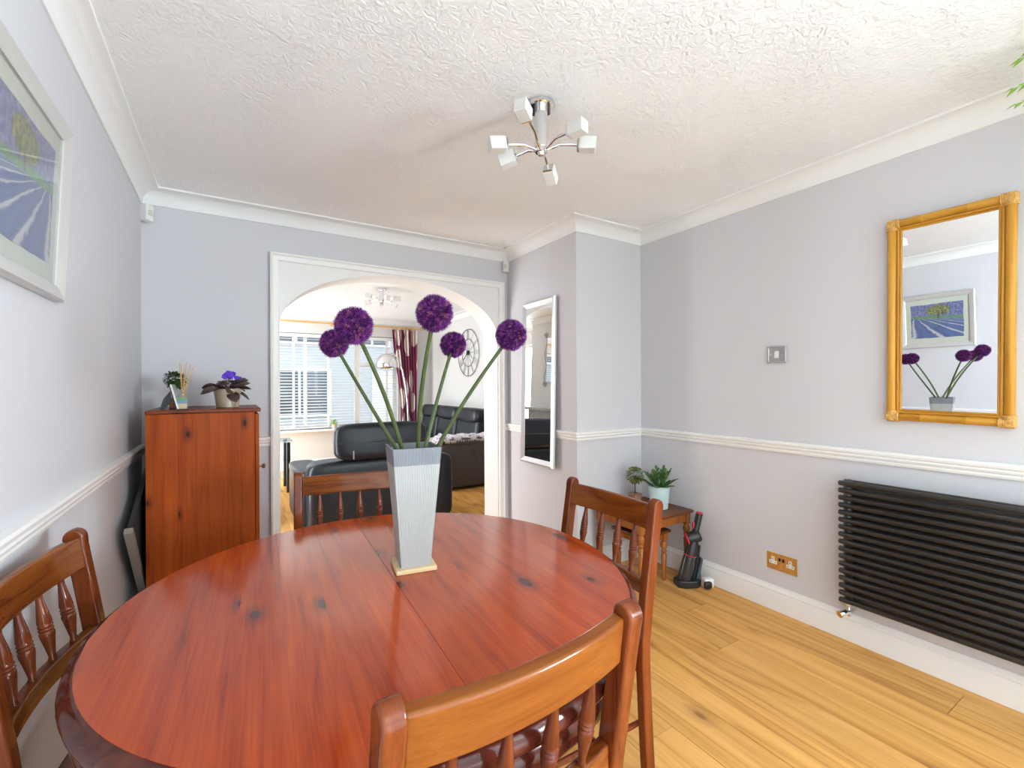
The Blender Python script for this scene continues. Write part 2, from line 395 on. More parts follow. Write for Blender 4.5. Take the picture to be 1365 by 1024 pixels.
AX0, AX1, AZ = .222, 1.925, 2.118            # rectangular hole for the arch lining
wb = MB()
wb.box(XL - .15, AX0, YB, WB, 0, CZ); wb.box(AX1, 3.18, YB, WB, 0, CZ); wb.box(AX0, AX1, YB, WB, AZ, CZ)
S('wall_back', wb, M_WALL)
wr = MB()
wr.box(XL - .15, -.26, YR - .15, YR, 0, CZ); wr.box(2.44, XR + .15, YR - .15, YR, 0, CZ); wr.box(-.26, 2.44, YR - .15, YR, 2.22, CZ)
S('wall_rear', wr, M_WALL)
# living room shell
WX0, WX1, WZ0, WZ1 = .12, 2.42, .60, 2.10
ll = MB()
ll.box(LX0 - .15, LX0, WB, 3.63, 0, CZ); ll.box(LX0 - .15, LX0, 3.63, 4.28, 2.05, CZ); ll.box(LX0 - .15, LX0, 4.28, 6.2, 0, CZ); ll.box(LX0 - .15, LX0, 7.5, LY1 + .2, 0, CZ); ll.box(LX0 - .15, LX0, 6.2, 7.5, 2.08, CZ)
S('wall_living_left', ll, M_CREAM)
w3 = S('added_window_3', MB().box(LX0 - .10, LX0 - .05, 6.2, 6.25, 0, 2.08).box(LX0 - .10, LX0 - .05, 7.45, 7.5, 0, 2.08).box(LX0 - .10, LX0 - .05, 6.25, 7.45, 2.03, 2.08).box(LX0 - .10, LX0 - .05, 6.83, 6.87, 0, 2.03), M_WHITE, bevel=.004)  # unseen living room side window, added for the lamp outside it
w6 = S('added_window_6', MB().box(LX0 - .10, LX0 - .05, 3.63, 3.68, 0, 2.05).box(LX0 - .10, LX0 - .05, 4.23, 4.28, 0, 2.05).box(LX0 - .10, LX0 - .05, 3.68, 4.23, 2.0, 2.05), M_WHITE, bevel=.004)  # unseen side door by the arch, added to admit its lamp
obj('pane', MB().box(LX0 - .078, LX0 - .072, 3.68, 4.23, 0, 2.0), M_GLASS, w6)
for a, b_ in [(6.25, 6.83), (6.87, 7.45)]: obj('pane', MB().box(LX0 - .078, LX0 - .072, a, b_, 0, 2.03), M_GLASS, w3)
S('wall_living_chimney_breast', MB().box(LX0, -.10, 4.35, 5.92, 0, CZ), M_CREAM)
S('wall_living_right', MB().box(LX1, LX1 + .15, WB, LY1 + .2, 0, CZ), M_CREAM)
wl = MB()
wl.box(LX0, WX0, LY1, LY1 + .2, 0, CZ); wl.box(WX1, LX1, LY1, LY1 + .2, 0, CZ)
wl.box(WX0, WX1, LY1, LY1 + .2, 0, WZ0); wl.box(WX0, WX1, LY1, LY1 + .2, WZ1, CZ)
S('wall_living_window', wl, M_CREAM)
lf = MB()
lf.box(LX0, .21, WB, WB + .012, 0, CZ); lf.box(1.94, LX1, WB, WB + .012, 0, CZ); lf.box(.21, 1.94, WB, WB + .012, 2.13, CZ)
S('wall_living_arch_side', lf, M_CREAM)
# arch lining: white panel with an elliptical head
def arch_panel():
    cx, hw, zs, rise = 1.0705, .809, 1.665, .408
    arc = [(cx - hw * math.cos(a), zs + rise * math.sin(a)) for a in [PI * i / 48 for i in range(49)]]
    mb = MB(); y0, y1 = YB - .010, WB + .010
    x0, x1, zt = AX0, AX1, AZ
    inner = [(cx - hw, 0)] + arc + [(cx + hw, 0)]
    outer = [(x0, 0), (x0, zs)]
    for (a, c) in arc[1:-1]:
        outer.append((x0 + (x1 - x0) * (a - cx + hw) / (2 * hw), zt))
    outer += [(x1, zs), (x1, 0)]
    outer[2] = (x0, zt); outer[-3] = (x1, zt)
    n = len(inner)
    vs = [(p[0], y0, p[1]) for p in inner] + [(p[0], y0, p[1]) for p in outer] + [(p[0], y1, p[1]) for p in inner] + [(p[0], y1, p[1]) for p in outer]
    fs = []
    for i in range(n - 1):
        fs += [(i, i + 1, n + i + 1, n + i), (2 * n + i, 3 * n + i, 3 * n + i + 1, 2 * n + i + 1), (i, 2 * n + i, 2 * n + i + 1, i + 1), (n + i, n + i + 1, 3 * n + i + 1, 3 * n + i)]
    return mb.add(vs, fs)
S('trim_1', arch_panel(), M_WHITE, smooth=30)
# moulded architrave round the arch (dining side)
def architrave(y, d):
    prof = [(0, 0), (0, .022), (.012, .026), (.020, .018), (.046, .012), (.052, 0)]
    xs0, xs1, zt = .207, 1.941, 2.134
    mb = MB()
    vs = []
    for a, h in prof:
        vs += [(xs0 + a, y - d * h, 0), (xs0 + a, y - d * h, zt - a), (xs1 - a, y - d * h, zt - a), (xs1 - a, y - d * h, 0)]
    fs = []
    for k in range(len(prof) - 1):
        for j in range(3): fs.append((k * 4 + j, k * 4 + j + 1, k * 4 + j + 5, k * 4 + j + 4))
    return mb.add(vs, fs)
S('trim_2', architrave(YB - .010, 1), M_WHITE, smooth=25)
S('trim_3', architrave(WB + .012, -1), M_WHITE, smooth=25)
# cornices
def cove(p, d, z0):
    pr = [(0, z0 - .0), (.008, z0)]
    for i in range(9):
        a = PI / 2 * i / 8
        pr.append((.010 + (p - .018) * (1 - math.cos(a)), z0 + .010 + (d - .022) * math.sin(a)))
    pr += [(p, z0 + d - .010), (p, z0 + d)]
    return pr
room = [(XL, YR), (XL, YB), (XC, YB), (XC, YC), (XR, YC), (XR, YR)]
S('trim_4', sweep(room, cove(.090, .085, CZ - .085)), M_CORN, smooth=30)
lroom = [(LX0, WB), (LX0, 4.35), (-.10, 4.35), (-.10, 5.92), (LX0, 5.92), (LX0, LY1), (LX1, LY1), (LX1, WB + .012), (LX0, WB + .012)]
S('trim_5', sweep(lroom, cove(.090, .085, CZ - .085)), M_CORN, smooth=30)
DZ = .893
dado = [(0, DZ), (.010, DZ), (.013, DZ + .010), (.011, DZ + .017), (.017, DZ + .022), (.020, DZ + .030), (.017, DZ + .036), (.024, DZ + .042), (.026, DZ + .052), (.022, DZ + .060), (.006, DZ + .062), (0, DZ + .062)]
S('trim_6', sweep([(XL, -.50), (XL, YB), (.207, YB)], dado), M_WHITE, smooth=25)
S('trim_7', sweep([(1.941, YB), (XC, YB), (XC, YC), (XR, YC), (XR, -1.40)], dado), M_WHITE, smooth=25)
S('trim_8', sweep([(LX1, LY1), (LX1, WB + .012), (1.941, WB + .012)], dado), M_WHITE, smooth=25)
S('trim_9', sweep([(LX0, 5.92), (LX0, 6.15)], dado), M_WHITE, smooth=25)
skp = [(0, 0), (.020, 0), (.020, .095), (.017, .104), (.019, .110), (.012, .122), (.007, .130), (.006, .136), (0, .136)]
S('baseboard_left', sweep([(XL, -.50), (XL, YB), (.207, YB)], skp), M_WHITE, smooth=25)
S('baseboard_right', sweep([(1.941, YB), (XC, YB), (XC, YC), (XR, YC), (XR, YR)], skp), M_WHITE, smooth=25)
S('baseboard_living_room', sweep([(LX0 + .03, LY1), (LX1, LY1), (LX1, WB + .012), (1.941, WB + .012)], skp), M_WHITE, smooth=25)
# living room window: frame, mullions, panes, sill
def bars(rects, y0, y1):
    mb = MB()
    for a, b_, c, d in rects: mb.box(a, b_, y0, y1, c, d)
    return mb
fw = .055
MX = 1.765                                        # main mullion between the wide and narrow light
win = S('window_1', bars([(WX0, WX0 + fw, WZ0, WZ1), (WX1 - fw, WX1, WZ0, WZ1), (WX0 + fw, WX1 - fw, WZ0, WZ0 + fw), (WX0 + fw, WX1 - fw, WZ1 - fw, WZ1),
                          (MX - .045, MX + .045, WZ0 + fw, WZ1 - fw), (MX + .045, WX1 - fw, 1.60, 1.66), (.95, 1.00, WZ0 + fw, WZ1 - fw)], LY1 + .08, LY1 + .14), M_WHITE, bevel=.004)
for a, b_, c, d in [(WX0 + fw, .95, WZ0 + fw, WZ1 - fw), (1.00, MX - .045, WZ0 + fw, WZ1 - fw), (MX + .045, WX1 - fw, WZ0 + fw, 1.60), (MX + .045, WX1 - fw, 1.66, WZ1 - fw)]:
    obj('pane', MB().box(a, b_, LY1 + .106, LY1 + .112, c, d), M_GLASS, win)
S('trim_10', MB().box(WX0 - .08, WX1 + .08, LY1 - .13, LY1 + .10, WZ0 - .03, WZ0), M_WHITE, bevel=.008)
# unseen glazed doors behind the camera, added as opening for the rear lamp
gd = S('added_window_2', bars([(-.26, -.20, 0, 2.22), (2.38, 2.44, 0, 2.22), (-.20, 2.38, 2.16, 2.22), (.62, .70, .0, 2.16), (1.48, 1.56, .0, 2.16)], YR - .12, YR - .05), M_WHITE, bevel=.004)
for a, b_ in [(-.20, .62), (.70, 1.48), (1.56, 2.38)]:
    obj('pane', MB().box(a, b_, YR - .09, YR - .084, 0.0, 2.16), M_GLASS, gd)
# ------------------------------------------------------------------ outdoors
M_ROAD = plain('grey_asphalt', (.30, .30, .31), .9, noise=.12, nscale=8)
M_LAWN = plain('lawn', (.25, .30, .16), .95, noise=.3, nscale=5)
M_RENDER = plain('pale_house_render', (.55, .58, .62), .9)
M_BRICK = plain('blue_grey_brick', (.36, .40, .46), .9, noise=.1)
M_ROOF = plain('slate_roof', (.20, .21, .24), .8, noise=.15)
M_DARKG = plain('dark_window_pane', (.10, .13, .17), .1, coat=.5)
obj('street', MB().box(-14, 16, LY1 + .3, 40, -.55, -.50), M_ROAD, kind='structure')
obj('garden_ground', MB().box(-12, 14, -20, YR - .16, -.25, -.16), M_LAWN, kind='structure')
def house(x0, mat, label):
    h = thing('street_house', label, 'house', (x0, 17.0, -.5), 0, 'houses across the street')
    obj('wall', MB().box(-3.3, 3.3, 0, 6, 0, 5.2), mat, h)
    obj('roof', MB().prism([(-.35, 5.2), (3, 7.6), (6.3, 5.2)], -3.45, 3.45, 'YZ'), M_ROOF, h)
    for wx, wz, ww, wh in [(-2.3, 3.3, 1.5, 1.3), (.4, 3.3, 1.2, 1.3), (-2.4, .8, 1.9, 1.5)]:
        f = obj('window', bars([(wx - .08, wx, wz - .08, wz + wh + .08), (wx + ww, wx + ww + .08, wz - .08, wz + wh + .08), (wx, wx + ww, wz - .08, wz), (wx, wx + ww, wz + wh, wz + wh + .08), (wx + ww / 2 - .04, wx + ww / 2 + .04, wz, wz + wh)], -.06, .04), M_WHITE, h)
        obj('pane', MB().box(wx, wx + ww, -.02, -.005, wz, wz + wh), M_DARKG, f)
    d = obj('door', MB().box(1.0, 2.0, -.05, .02, .15, 2.3), M_WHITE, h, bevel=.01)
    obj('step', MB().box(.8, 2.2, -.6, 0, 0, .15), M_ROAD, h)
for i, (x0, m, lab) in enumerate([(-3.6, M_BRICK, 'blue grey brick house across the street, leftmost through the blinds'), (3.4, M_RENDER, 'pale rendered house across the street behind the window blinds'), (10.4, M_BRICK, 'blue grey brick house across the street, rightmost behind the curtain')]):
    house(x0, m, lab)
# ------------------------------------------------------------------ dining table
TC = (.372, 1.227); TR = .630; TZ = .75
table = thing('dining_table', 'round red-stained pine dining table with a dark rounded edge', 'table', (TC[0], TC[1], 0), -math.radians(3.0))
def strip(x0, x1, R, z0, z1, gap=.00006):
    x0 += gap; x1 -= gap; n = 10; top = []
    for i in range(n + 1):
        x = x0 + (x1 - x0) * i / n; top.append((x, math.sqrt(max(0, R * R - x * x))))
    poly = [(p[0], -p[1]) for p in top] + [(p[0], p[1]) for p in reversed(top)]
    out = []
    for p in poly:
        if not out or abs(p[0] - out[-1][0]) + abs(p[1] - out[-1][1]) > 1e-5: out.append(p)
    if abs(out[0][0] - out[-1][0]) + abs(out[0][1] - out[-1][1]) < 1e-5: out.pop()
    return MB().prism(out, z0, z1)
nb = 14; bw = 2 * TR / nb
for i in range(nb):
    a = -TR + i * bw; g = .0003
    x0, x1 = a, a + bw
    if i == nb // 2 - 1: x1 -= .0005
    if i == nb // 2: x0 += .0005
    obj('board', strip(x0, x1, TR, TZ - .026, TZ), M_TABLE, table, smooth=0)
rim = [(.629, TZ - .030), (.629, TZ - .0010), (.631, TZ - .0006), (.638, TZ - .0040), (.645, TZ - .0095), (.650, TZ - .018), (.652, TZ - .027), (.650, TZ - .036), (.644, TZ - .043), (.632, TZ - .046), (.605, TZ - .046), (.605, TZ - .030), (.629, TZ - .030)]
obj('rim', MB().lathe(rim, 96, cap=False), M_RIM, table, smooth=40)
obj('apron', MB().lathe([(.605, TZ - .046), (.632, TZ - .048), (.640, TZ - .060), (.638, TZ - .085), (.630, TZ - .10), (.618, TZ - .104), (.600, TZ - .104), (.605, TZ - .046)], 96, cap=False), M_RIM, table, smooth=40)
obj('underframe', MB().box(-.42, .42, -.05, .05, TZ - .075, TZ - .027).box(-.05, .05, -.42, .42, TZ - .075, TZ - .027), M_RIM, table)
obj('pedestal', MB().lathe([(.10, .10), (.10, .14), (.06, .17), (.055, .24), (.085, .32), (.09, .40), (.06, .50), (.05, .56), (.075, .60), (.12, .64), (.12, .676)], 32), M_SPIN, table, smooth=40)
for k in range(4):
    a = PI / 4 + k * PI / 2
    f = MB().tube([(.07, 0, .20), (.16, 0, .17), (.25, 0, .10), (.33, 0, .045), (.37, 0, .032)], [.038, .036, .032, .028, .030], 12, flat=(.75, 1.1))
    o = obj('foot', f, M_SPIN, table); o.rotation_euler.z = a
# ------------------------------------------------------------------ dining chairs
def make_chair(label):
    c = thing('dining_chair', label, 'chair', group='chairs around the dining table')
    CW = .210
    # back posts: one sawn piece from floor to rounded top
    def post_pts():
        prof = [(0, -.195), (.20, -.182), (.40, -.172), (.46, -.172), (.60, -.190), (.75, -.213), (.86, -.231)]
        front = [];back = []
        for z, y in prof:
            d = .019 if z < .5 else .021
            front.append((y + d, z)); back.append((y - d, z))
        cap = [(-.234 + .0225 * math.cos(a), .880 + .024 * math.sin(a)) for a in [PI * i / 8 for i in range(9)]]
        return front + cap + list(reversed(back))
    for s in (-1, 1):
        p = MB().prism(post_pts(), s * CW - .0165, s * CW + .0165, 'YZ')
        obj('post', p, M_CHAIR, c, bevel=.0065, seg=3)
    def rail(z0, z1, yb, bow, th, half):
        def fn_pts():
            n = 14; outer = []; inner = []
            for i in range(n + 1):
                x = -half + 2 * half * i / n; y = yb - bow * (1 - (x / half) ** 2)
                outer.append((x, y - th / 2)); inner.append((x, y + th / 2))
            return outer + list(reversed(inner))
        return MB().prism(fn_pts(), z0, z1, 'XY')
    tilt = Matrix.Translation((0, -.224, .84)) @ Matrix.Rotation(math.radians(7.5), 4, 'X') @ Matrix.Translation((0, .224, -.84))
    r = rail(.802, .884, -.224, .022, .026, CW - .0155); r.v = [tuple(tilt @ Vector(p)) for p in r.v]
    obj('top_rail', r, M_CHAIRX, c, bevel=.006, seg=3)
    r = rail(.600, .648, -.192, .022, .026, CW - .0155)
    obj('lower_rail', r, M_CHAIRX, c, bevel=.005, seg=2)
    for k in range(4):
        x = (-.5 + (k + .5) / 4) * .335; bowy = .022 * (1 - (x / CW) ** 2)
        p0 = (x, -.192 - bowy, .645); p1 = (x, -.219 - bowy, .806); L_ = (Vector(p1) - Vector(p0)).length
        q = [(.0085, 0), (.0085, .006), (.0065, .012), (.0095, .035), (.0135, .060), (.0142, .068), (.0120, .072), (.0142, .076), (.0120, .080), (.0142, .084), (.0122, .088), (.0135, .094), (.0110, .115), (.0070, .145), (.0068, .152), (.0085, L_)]
        obj('spindle', MB().lathe(q, 14, aim(p0, p1)), M_SPIN, c, smooth=50)
    seat = [(-.19, -.188), (.19, -.188), (.215, .10), (.205, .205), (.12, .222), (-.12, .222), (-.205, .205), (-.215, .10)]
    obj('seat', MB().prism(seat, .405, .430), M_CHAIRX, c, bevel=.008, seg=2)
    obj('seat_rail', MB().box(-.175, .175, .172, .192, .345, .405).box(-.188, -.168, -.16, .17, .345, .405).box(.168, .188, -.16, .17, .345, .405).box(-.175, .175, -.182, -.162, .345, .405), M_CHAIRX, c, bevel=.002)
    for s in (-1, 1):
        obj('leg', MB().lathe([(.013, 0), (.015, .02), (.014, .06), (.019, .16), (.020, .20), (.016, .215), (.020, .225), (.016, .235), (.0195, .25), (.0195, .405)], 14, T(s * .178, .182, 0)), M_SPIN, c, smooth=50)
        obj('stretcher', MB().tube([(s * .19, -.178, .19), (s * .186, 0, .19), (s * .178, .18, .19)], [.008, .012, .008], 10), M_SPIN, c)
    obj('stretcher', MB().tube([(-.186, 0, .19), (0, 0, .19), (.186, 0, .19)], [.008, .012, .008], 10), M_SPIN, c)
    return c
def back_at(cx, cy, rz):            # place by the centre of the post tops
    o = Vector((0, .234)); q = Matrix.Rotation(rz, 2) @ o
    return (cx + q.x, cy + q.y, 0)
ch = make_chair('red pine spindle-back chair nearest the camera, its back against the table edge')
R1 = math.radians(3.3); ch.location = back_at(.366, .545, R1); ch.rotation_euler.z = R1
dup(ch, back_at(1.166, 1.215, PI / 2), PI / 2, 'red pine spindle-back chair on the radiator side of the round table', 'chairs around the dining table')
dup(ch, back_at(-.380, 1.408, -PI / 2 - .13), -PI / 2 - .13, 'red pine spindle-back chair squeezed between the round table and left wall', 'chairs around the dining table')
dup(ch, back_at(.448, 2.115, PI - .15), PI - .15, 'red pine spindle-back chair in front of the archway and black armchair', 'chairs around the dining table')
M_PAD = plain('pale_blue_cotton', (.42, .49, .52), .9, sheen=.3, noise=.15, nscale=25, bmp=.3)
def cushion(loc, rz, label):
    t = thing('seat_cushion', label, 'cushion', loc, rz, 'seat cushions on the dining chairs')
    obj('pad', MB().puff((0, 0, .0260), (.375, .375, .05), .35, 28, 10), M_PAD, t, smooth=60)
    pts = [((.172) * math.copysign(abs(math.cos(a)) ** .5, math.cos(a)) * 1.08, (.172) * math.copysign(abs(math.sin(a)) ** .5, math.sin(a)) * 1.08, .022) for a in [2 * PI * i / 40 for i in range(41)]]
    obj('piping', MB().tube(pts, .004, 6, cap=False), M_PAD, t)
L0 = back_at(.366, .545, R1); cushion((L0[0], L0[1] + .050, .4305), R1, 'pale blue seat pad on the chair nearest the camera')
L0 = back_at(1.166, 1.215, PI / 2); cushion((L0[0] - .050, L0[1], .4305), PI / 2, 'pale blue seat pad on the chair at the radiator side')
# ------------------------------------------------------------------ vase with alliums
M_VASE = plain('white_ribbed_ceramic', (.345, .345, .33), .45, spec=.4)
M_VASEG = plain('grey_ribbed_band', (.17, .18, .195), .45)
M_LIGHTWOOD = wood('pale_wood_coaster', (.42, .30, .17), (.54, .40, .24), (.62, .48, .30), 0, .5, .1, .3, 0, .8, .03)
VR = -math.radians(9.0); VC = (.447, 1.275)
obj('wooden_coaster', MB().box(-.057, .057, -.057, .057, 0, .013), M_LIGHTWOOD, bevel=.002, label='small square pale wooden coaster under the tall white vase', cat='coaster', loc=(VC[0], VC[1], TZ)).rotation_euler.z = VR
vase = thing('vase', 'tall tapered square white vase with a ribbed grey rim', 'vase', (VC[0], VC[1], TZ + .013), VR)
VH = .337
def vsec(z): return .0425 + (.0695 - .0425) * (z / VH) ** 1.05
def ribbed(z0, z1, inner=False, ribs=26):
    """square section with fine vertical ribs on the two wide faces"""
    mb = MB(); rows = 8 if not inner else 2
    rings = []
    for r in range(rows + 1):
        z = z0 + (z1 - z0) * r / rows; h = vsec(z) - (.005 if inner else 0); pts = []
        for side in range(4):
            n = ribs * 2 if not inner else 4
            for i in range(n):
                u = -1 + 2 * i / n
                d = h + (.0007 * (1 if i % 2 else 0) if (not inner and .06 < i / n < .94) else 0)
                e = .92 if i == 0 else 1
                pts.append({0: (u * h * e, -d * (e if i == 0 else 1)), 1: (d * e, u * h * e), 2: (-u * h * e, d * e), 3: (-d * e, -u * h * e)}[side])
        rings.append([(p[0], p[1], z) for p in pts])
    n = len(rings[0]); vs = [p for rg in rings for p in rg]
    fs = [(r * n + i, r * n + (i + 1) % n, (r + 1) * n + (i + 1) % n, (r + 1) * n + i) for r in range(rows) for i in range(n)]
    return mb, vs, fs, n, rows
mb, vs, fs, n, rows = ribbed(0, VH - .047)
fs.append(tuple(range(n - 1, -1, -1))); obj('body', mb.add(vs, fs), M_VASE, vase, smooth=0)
mb, vs, fs, n, rows = ribbed(VH - .047, VH); obj('rim_band', mb.add(vs, fs), M_VASEG, vase, smooth=0)
mb, vs, fs, n, rows = ribbed(.012, VH, True); fs.append(tuple(range(n))); obj('inside_wall', mb.add(vs, fs), M_VASEG, vase, smooth=0)
h = vsec(VH); lp = MB()
for a in range(4):
    lp.box(-h, h, -h, -h + .0055, VH - .001, VH + .0006, Matrix.Rotation(a * PI / 2, 4, 'Z'))
obj('lip', lp, M_VASEG, vase, smooth=0)
def allium(head, r, foot, bendv, label, seed):
    rnd = random.Random(seed); H = Vector(head)
    t = thing('allium', label, 'flower', foot, 0, 'alliums in the vase')
    F0 = Vector(foot); d = H - F0
    pts = []
    for i in range(9):
        u = i / 8; p = d * u + Vector(bendv) * math.sin(PI * u); pts.append(tuple(p))
    obj('stem', MB().tube(pts, [.0062 - .0012 * i / 8 for i in range(9)], 10), M_GREEN, t)
    c = d
    core = MB().lathe([(r * .80 * math.sin(PI * i / 12), -r * .80 * math.cos(PI * i / 12)) for i in range(1, 12)], 20, Matrix.Translation(c))
    hd = obj('flower_head', core, M_ALLCORE, t, smooth=60)
    fl = MB(); K = 560; ga = PI * (3 - math.sqrt(5))
    for k in range(K):
        z = 1 - 2 * (k + .5) / K; rr = math.sqrt(1 - z * z); a = k * ga
        n = Vector((rr * math.cos(a), rr * math.sin(a), z)); n = (n + Vector((rnd.uniform(-.06, .06), rnd.uniform(-.06, .06), rnd.uniform(-.06, .06)))).normalized()
        M = Matrix.Translation(c + n * r * rnd.uniform(.78, .88)) @ n.to_track_quat('Z', 'Y').to_matrix().to_4x4() @ Matrix.Rotation(rnd.uniform(0, PI), 4, 'Z')
        l = r * rnd.uniform(.10, .16); hh = r * rnd.uniform(.14, .27); w_ = l * .38
        v = [(0, 0, -r * .06)]; f = []
        for q in range(5):
            b = 2 * PI * q / 5
            v += [(w_ * math.cos(b - .55), w_ * math.sin(b - .55), hh * .35), (l * math.cos(b), l * math.sin(b), hh), (w_ * math.cos(b + .55), w_ * math.sin(b + .55), hh * .35)]
            f.append((0, 1 + q * 3, 2 + q * 3, 3 + q * 3))
        fl.add(v, f, M)
    obj('floret_cluster', fl, M_ALLIUM, hd, smooth=0, kind='stuff')
allium((.281, 1.552, 1.413), .0450, (.420, 1.306, 1.07), (.004, -.006, -.012), 'purple allium leaning far left, smaller head behind its neighbour', 1)
allium((.250, 1.130, 1.420), .0450, (.425, 1.290, 1.07), (.012, .010, .004), 'purple allium leaning left in front, large head overlapping a smaller one', 2)
allium((.425, 1.050, 1.453), .0450, (.456, 1.258, 1.07), (-.004, .018, .002), 'purple allium with the highest head, in the middle of the bunch', 3)
allium((.632, 1.398, 1.412), .0432, (.480, 1.275, 1.07), (-.01, -.012, -.004), 'purple allium with the smallest head, just right of the middle', 4)
allium((.672, 1.092, 1.417), .0435, (.494, 1.240, 1.07), (-.012, .016, -.012), 'purple allium leaning far right in front of the silver mirror', 5)
# ------------------------------------------------------------------ pine cabinet
CX0, CX1, CY0, CY1, CH = -.352, .100, 2.74, 3.235, 1.142
cab = thing('pine_cabinet', 'tall knotty red pine cabinet standing in the corner beside the arch', 'cabinet', ((CX0 + CX1) / 2, (CY0 + CY1) / 2, 0))
hx, hy = (CX1 - CX0) / 2, (CY1 - CY0) / 2
ws = [.062, .055, .068, .05, .072, .058, .06]; tot = sum(ws); x = -hx
for wdt in ws:
    x1 = x + wdt / tot * 2 * hx
    obj('side_board', MB().box(x + .0002, x1 - .0002, -hy, -hy + .018, 0, CH), M_CAB, cab, smooth=0)
    obj('side_board', MB().box(x + .0002, x1 - .0002, hy - .018, hy, 0, CH), M_CAB, cab, smooth=0); x = x1
obj('back_panel', MB().box(-hx, -hx + .008, -hy + .018, hy - .018, .06, CH), M_CABT, cab)
obj('bottom_panel', MB().box(-hx + .008, hx, -hy + .018, hy - .018, .06, .08), M_CABT, cab)
obj('cabinet_top', MB().box(-hx - .002, hx + .028, -hy - .008, hy + .008, CH, CH + .020), M_CABT, cab, bevel=.006, seg=3)
d = obj('door', MB().box(hx + .002, hx + .020, -hy + .002, hy - .002, .07, CH - .012), M_CAB, cab, bevel=.003)
obj('knob', MB().lathe([(.006, 0), (.005, .012), (.012, .018), (.014, .025), (.009, .031), (.001, .032)], 16, T(hx + .020, -hy + .05, .845, 0, PI / 2)), plain('aged_brass_knob', (.30, .22, .12), .35, .9), d, smooth=50)
# things on the cabinet
CT = CH + .020
M_POT = plain('champagne_metallic_pot', (.55, .48, .36), .33, .55)
vp = thing('african_violet', 'african violet with dark leaves and purple flowers in a champagne pot', 'plant', (-.022, 2.90, CT))
def potmesh(r0, r1, h, th=.003, n=40):
    return MB().lathe([(r0 * .9, 0), (r0, .002), (r1, h), (r1 - th, h), (r0 - th, .006), (.001, .006)], n)
obj('pot', potmesh(.052, .066, .100), M_POT, vp, smooth=40)
obj('soil', MB().lathe([(.001, .086), (.061, .088), (.061, .092), (.001, .096)], 24), M_SOIL, vp)
def leaf(L_, W_, curl=.2, n=5, stem=0.0, lobes=0):
    vs = []; fs = []
    for i in range(n + 1):
        u = i / n; w_ = W_ * (math.sin(PI * min(1, u * .93 + .07)) ** .7) * (1 if i < n else .15)
        if lobes: w_ *= 1 + .35 * math.sin(u * PI * lobes)
        z = -curl * L_ * u * u; x = stem + u * L_
        vs += [(x, -w_, z + .12 * w_), (x, 0, z), (x, w_, z + .12 * w_)]
    for i in range(n):
        a = i * 3; fs += [(a, a + 1, a + 4, a + 3), (a + 1, a + 2, a + 5, a + 4)]
    return vs, fs
rnd = random.Random(3)
for k in range(24):
    a = k * 2.4 + rnd.uniform(-.2, .2); el = rnd.uniform(.12, .8) if k > 2 else rnd.uniform(-.3, -.05)
    L_ = rnd.uniform(.060, .085); s0 = rnd.uniform(.03, .065)
    vs, fs = leaf(L_, L_ * .36, .15, 6)
    R_ = T(0, 0, .094, 0, 0, a) @ Matrix.Rotation(-el, 4, 'Y')
    m = MB().add(vs, fs, R_ @ Matrix.Translation((s0, 0, 0)) @ Matrix.Rotation(rnd.uniform(-1.0, 1.0), 4, 'X') @ Matrix.Rotation(.45, 4, 'Y'))
    m.tube([tuple(R_ @ Vector((q, 0, 0))) for q in (0.004, s0 * .5, s0 + .008)], .0022, 6)
    obj('leaf', m, M_LEAFV, vp, smooth=60, solid=.0022)
for k, (fx, fy, fz) in enumerate([(-.004, .01, .176), (.016, -.022, .172), (.008, .02, .164), (.026, .004, .180), (.044, -.024, .158), (.056, .004, .152), (-.012, -.018, .166), (.004, -.026, .184)]):
    m = MB(); dirf = Vector((rnd.uniform(-.5, .5), -1, rnd.uniform(.0, .9))).normalized().to_track_quat('Z', 'Y').to_matrix().to_4x4()
    for q in range(5):
        vs, fs = leaf(.017, .0105, .25, 3); m.add(vs, fs, Matrix.Translation((fx, fy, fz)) @ dirf @ Matrix.Rotation(q * 2 * PI / 5 + k, 4, 'Z') @ Matrix.Rotation(-.35, 4, 'Y'))
    obj('blossom', m, M_VIOLET, vp, smooth=60)
    obj('flower_stalk', MB().tube([(fx * .4, fy * .4, .095), (fx * .8, fy * .8, (fz + .1) / 2), (fx, fy, fz)], .0014, 5), M_LEAFV, vp)
df = thing('reed_diffuser', 'clear glass reed diffuser with wooden reeds on the cabinet', 'diffuser', (-.213, 2.800, CT))
bt = obj('bottle', MB().box(-.024, .024, -.024, .024, 0, .072).lathe([(.012, .072), (.012, .086), (.014, .086), (.014, .096), (.010, .096)], 16), M_CLEAR, df, bevel=.003)
obj('liquid', MB().box(-.020, .020, -.020, .020, .004, .036), plain('amber_oil', (.62, .45, .25), .15), df, bevel=.002)
lb = obj('label_sticker', MB().box(-.019, .019, -.0252, -.0244, .030, .060), plain('label_green', (.16, .30, .13), .6), bt)
obj('label_band', MB().box(-.019, .019, -.0258, -.0252, .030, .044), plain('label_blue', (.18, .30, .46), .6), bt)
M_REED = plain('rattan_reed', (.62, .36, .13), .7)
for k, (dx, dy) in enumerate([(-.012, .01), (-.004, -.012), (.008, .012), (.018, -.004), (.034, .006), (.045, -.004)]):
    obj('reed', MB().tube([(0, 0, .02), (dx * .25, dy * .25, .085), (dx, dy, .235 - .012 * (k % 3))], .0018, 6), M_REED, df)
pf = thing('photo_frame', 'small silver-edged photo frame standing on the cabinet with a black strut', 'photo frame', (-.228, 2.775, CT))
fr = T(0, 0, .0032, 0, -.24, 0)
obj('frame_edge', MB().box(-.004, .004, -.012, .15, 0, .125, fr), M_SILVERW, pf, bevel=.0015)
obj('backing', MB().box(-.008, -.004, -.008, .146, .004, .121, fr), M_BLACK, pf)
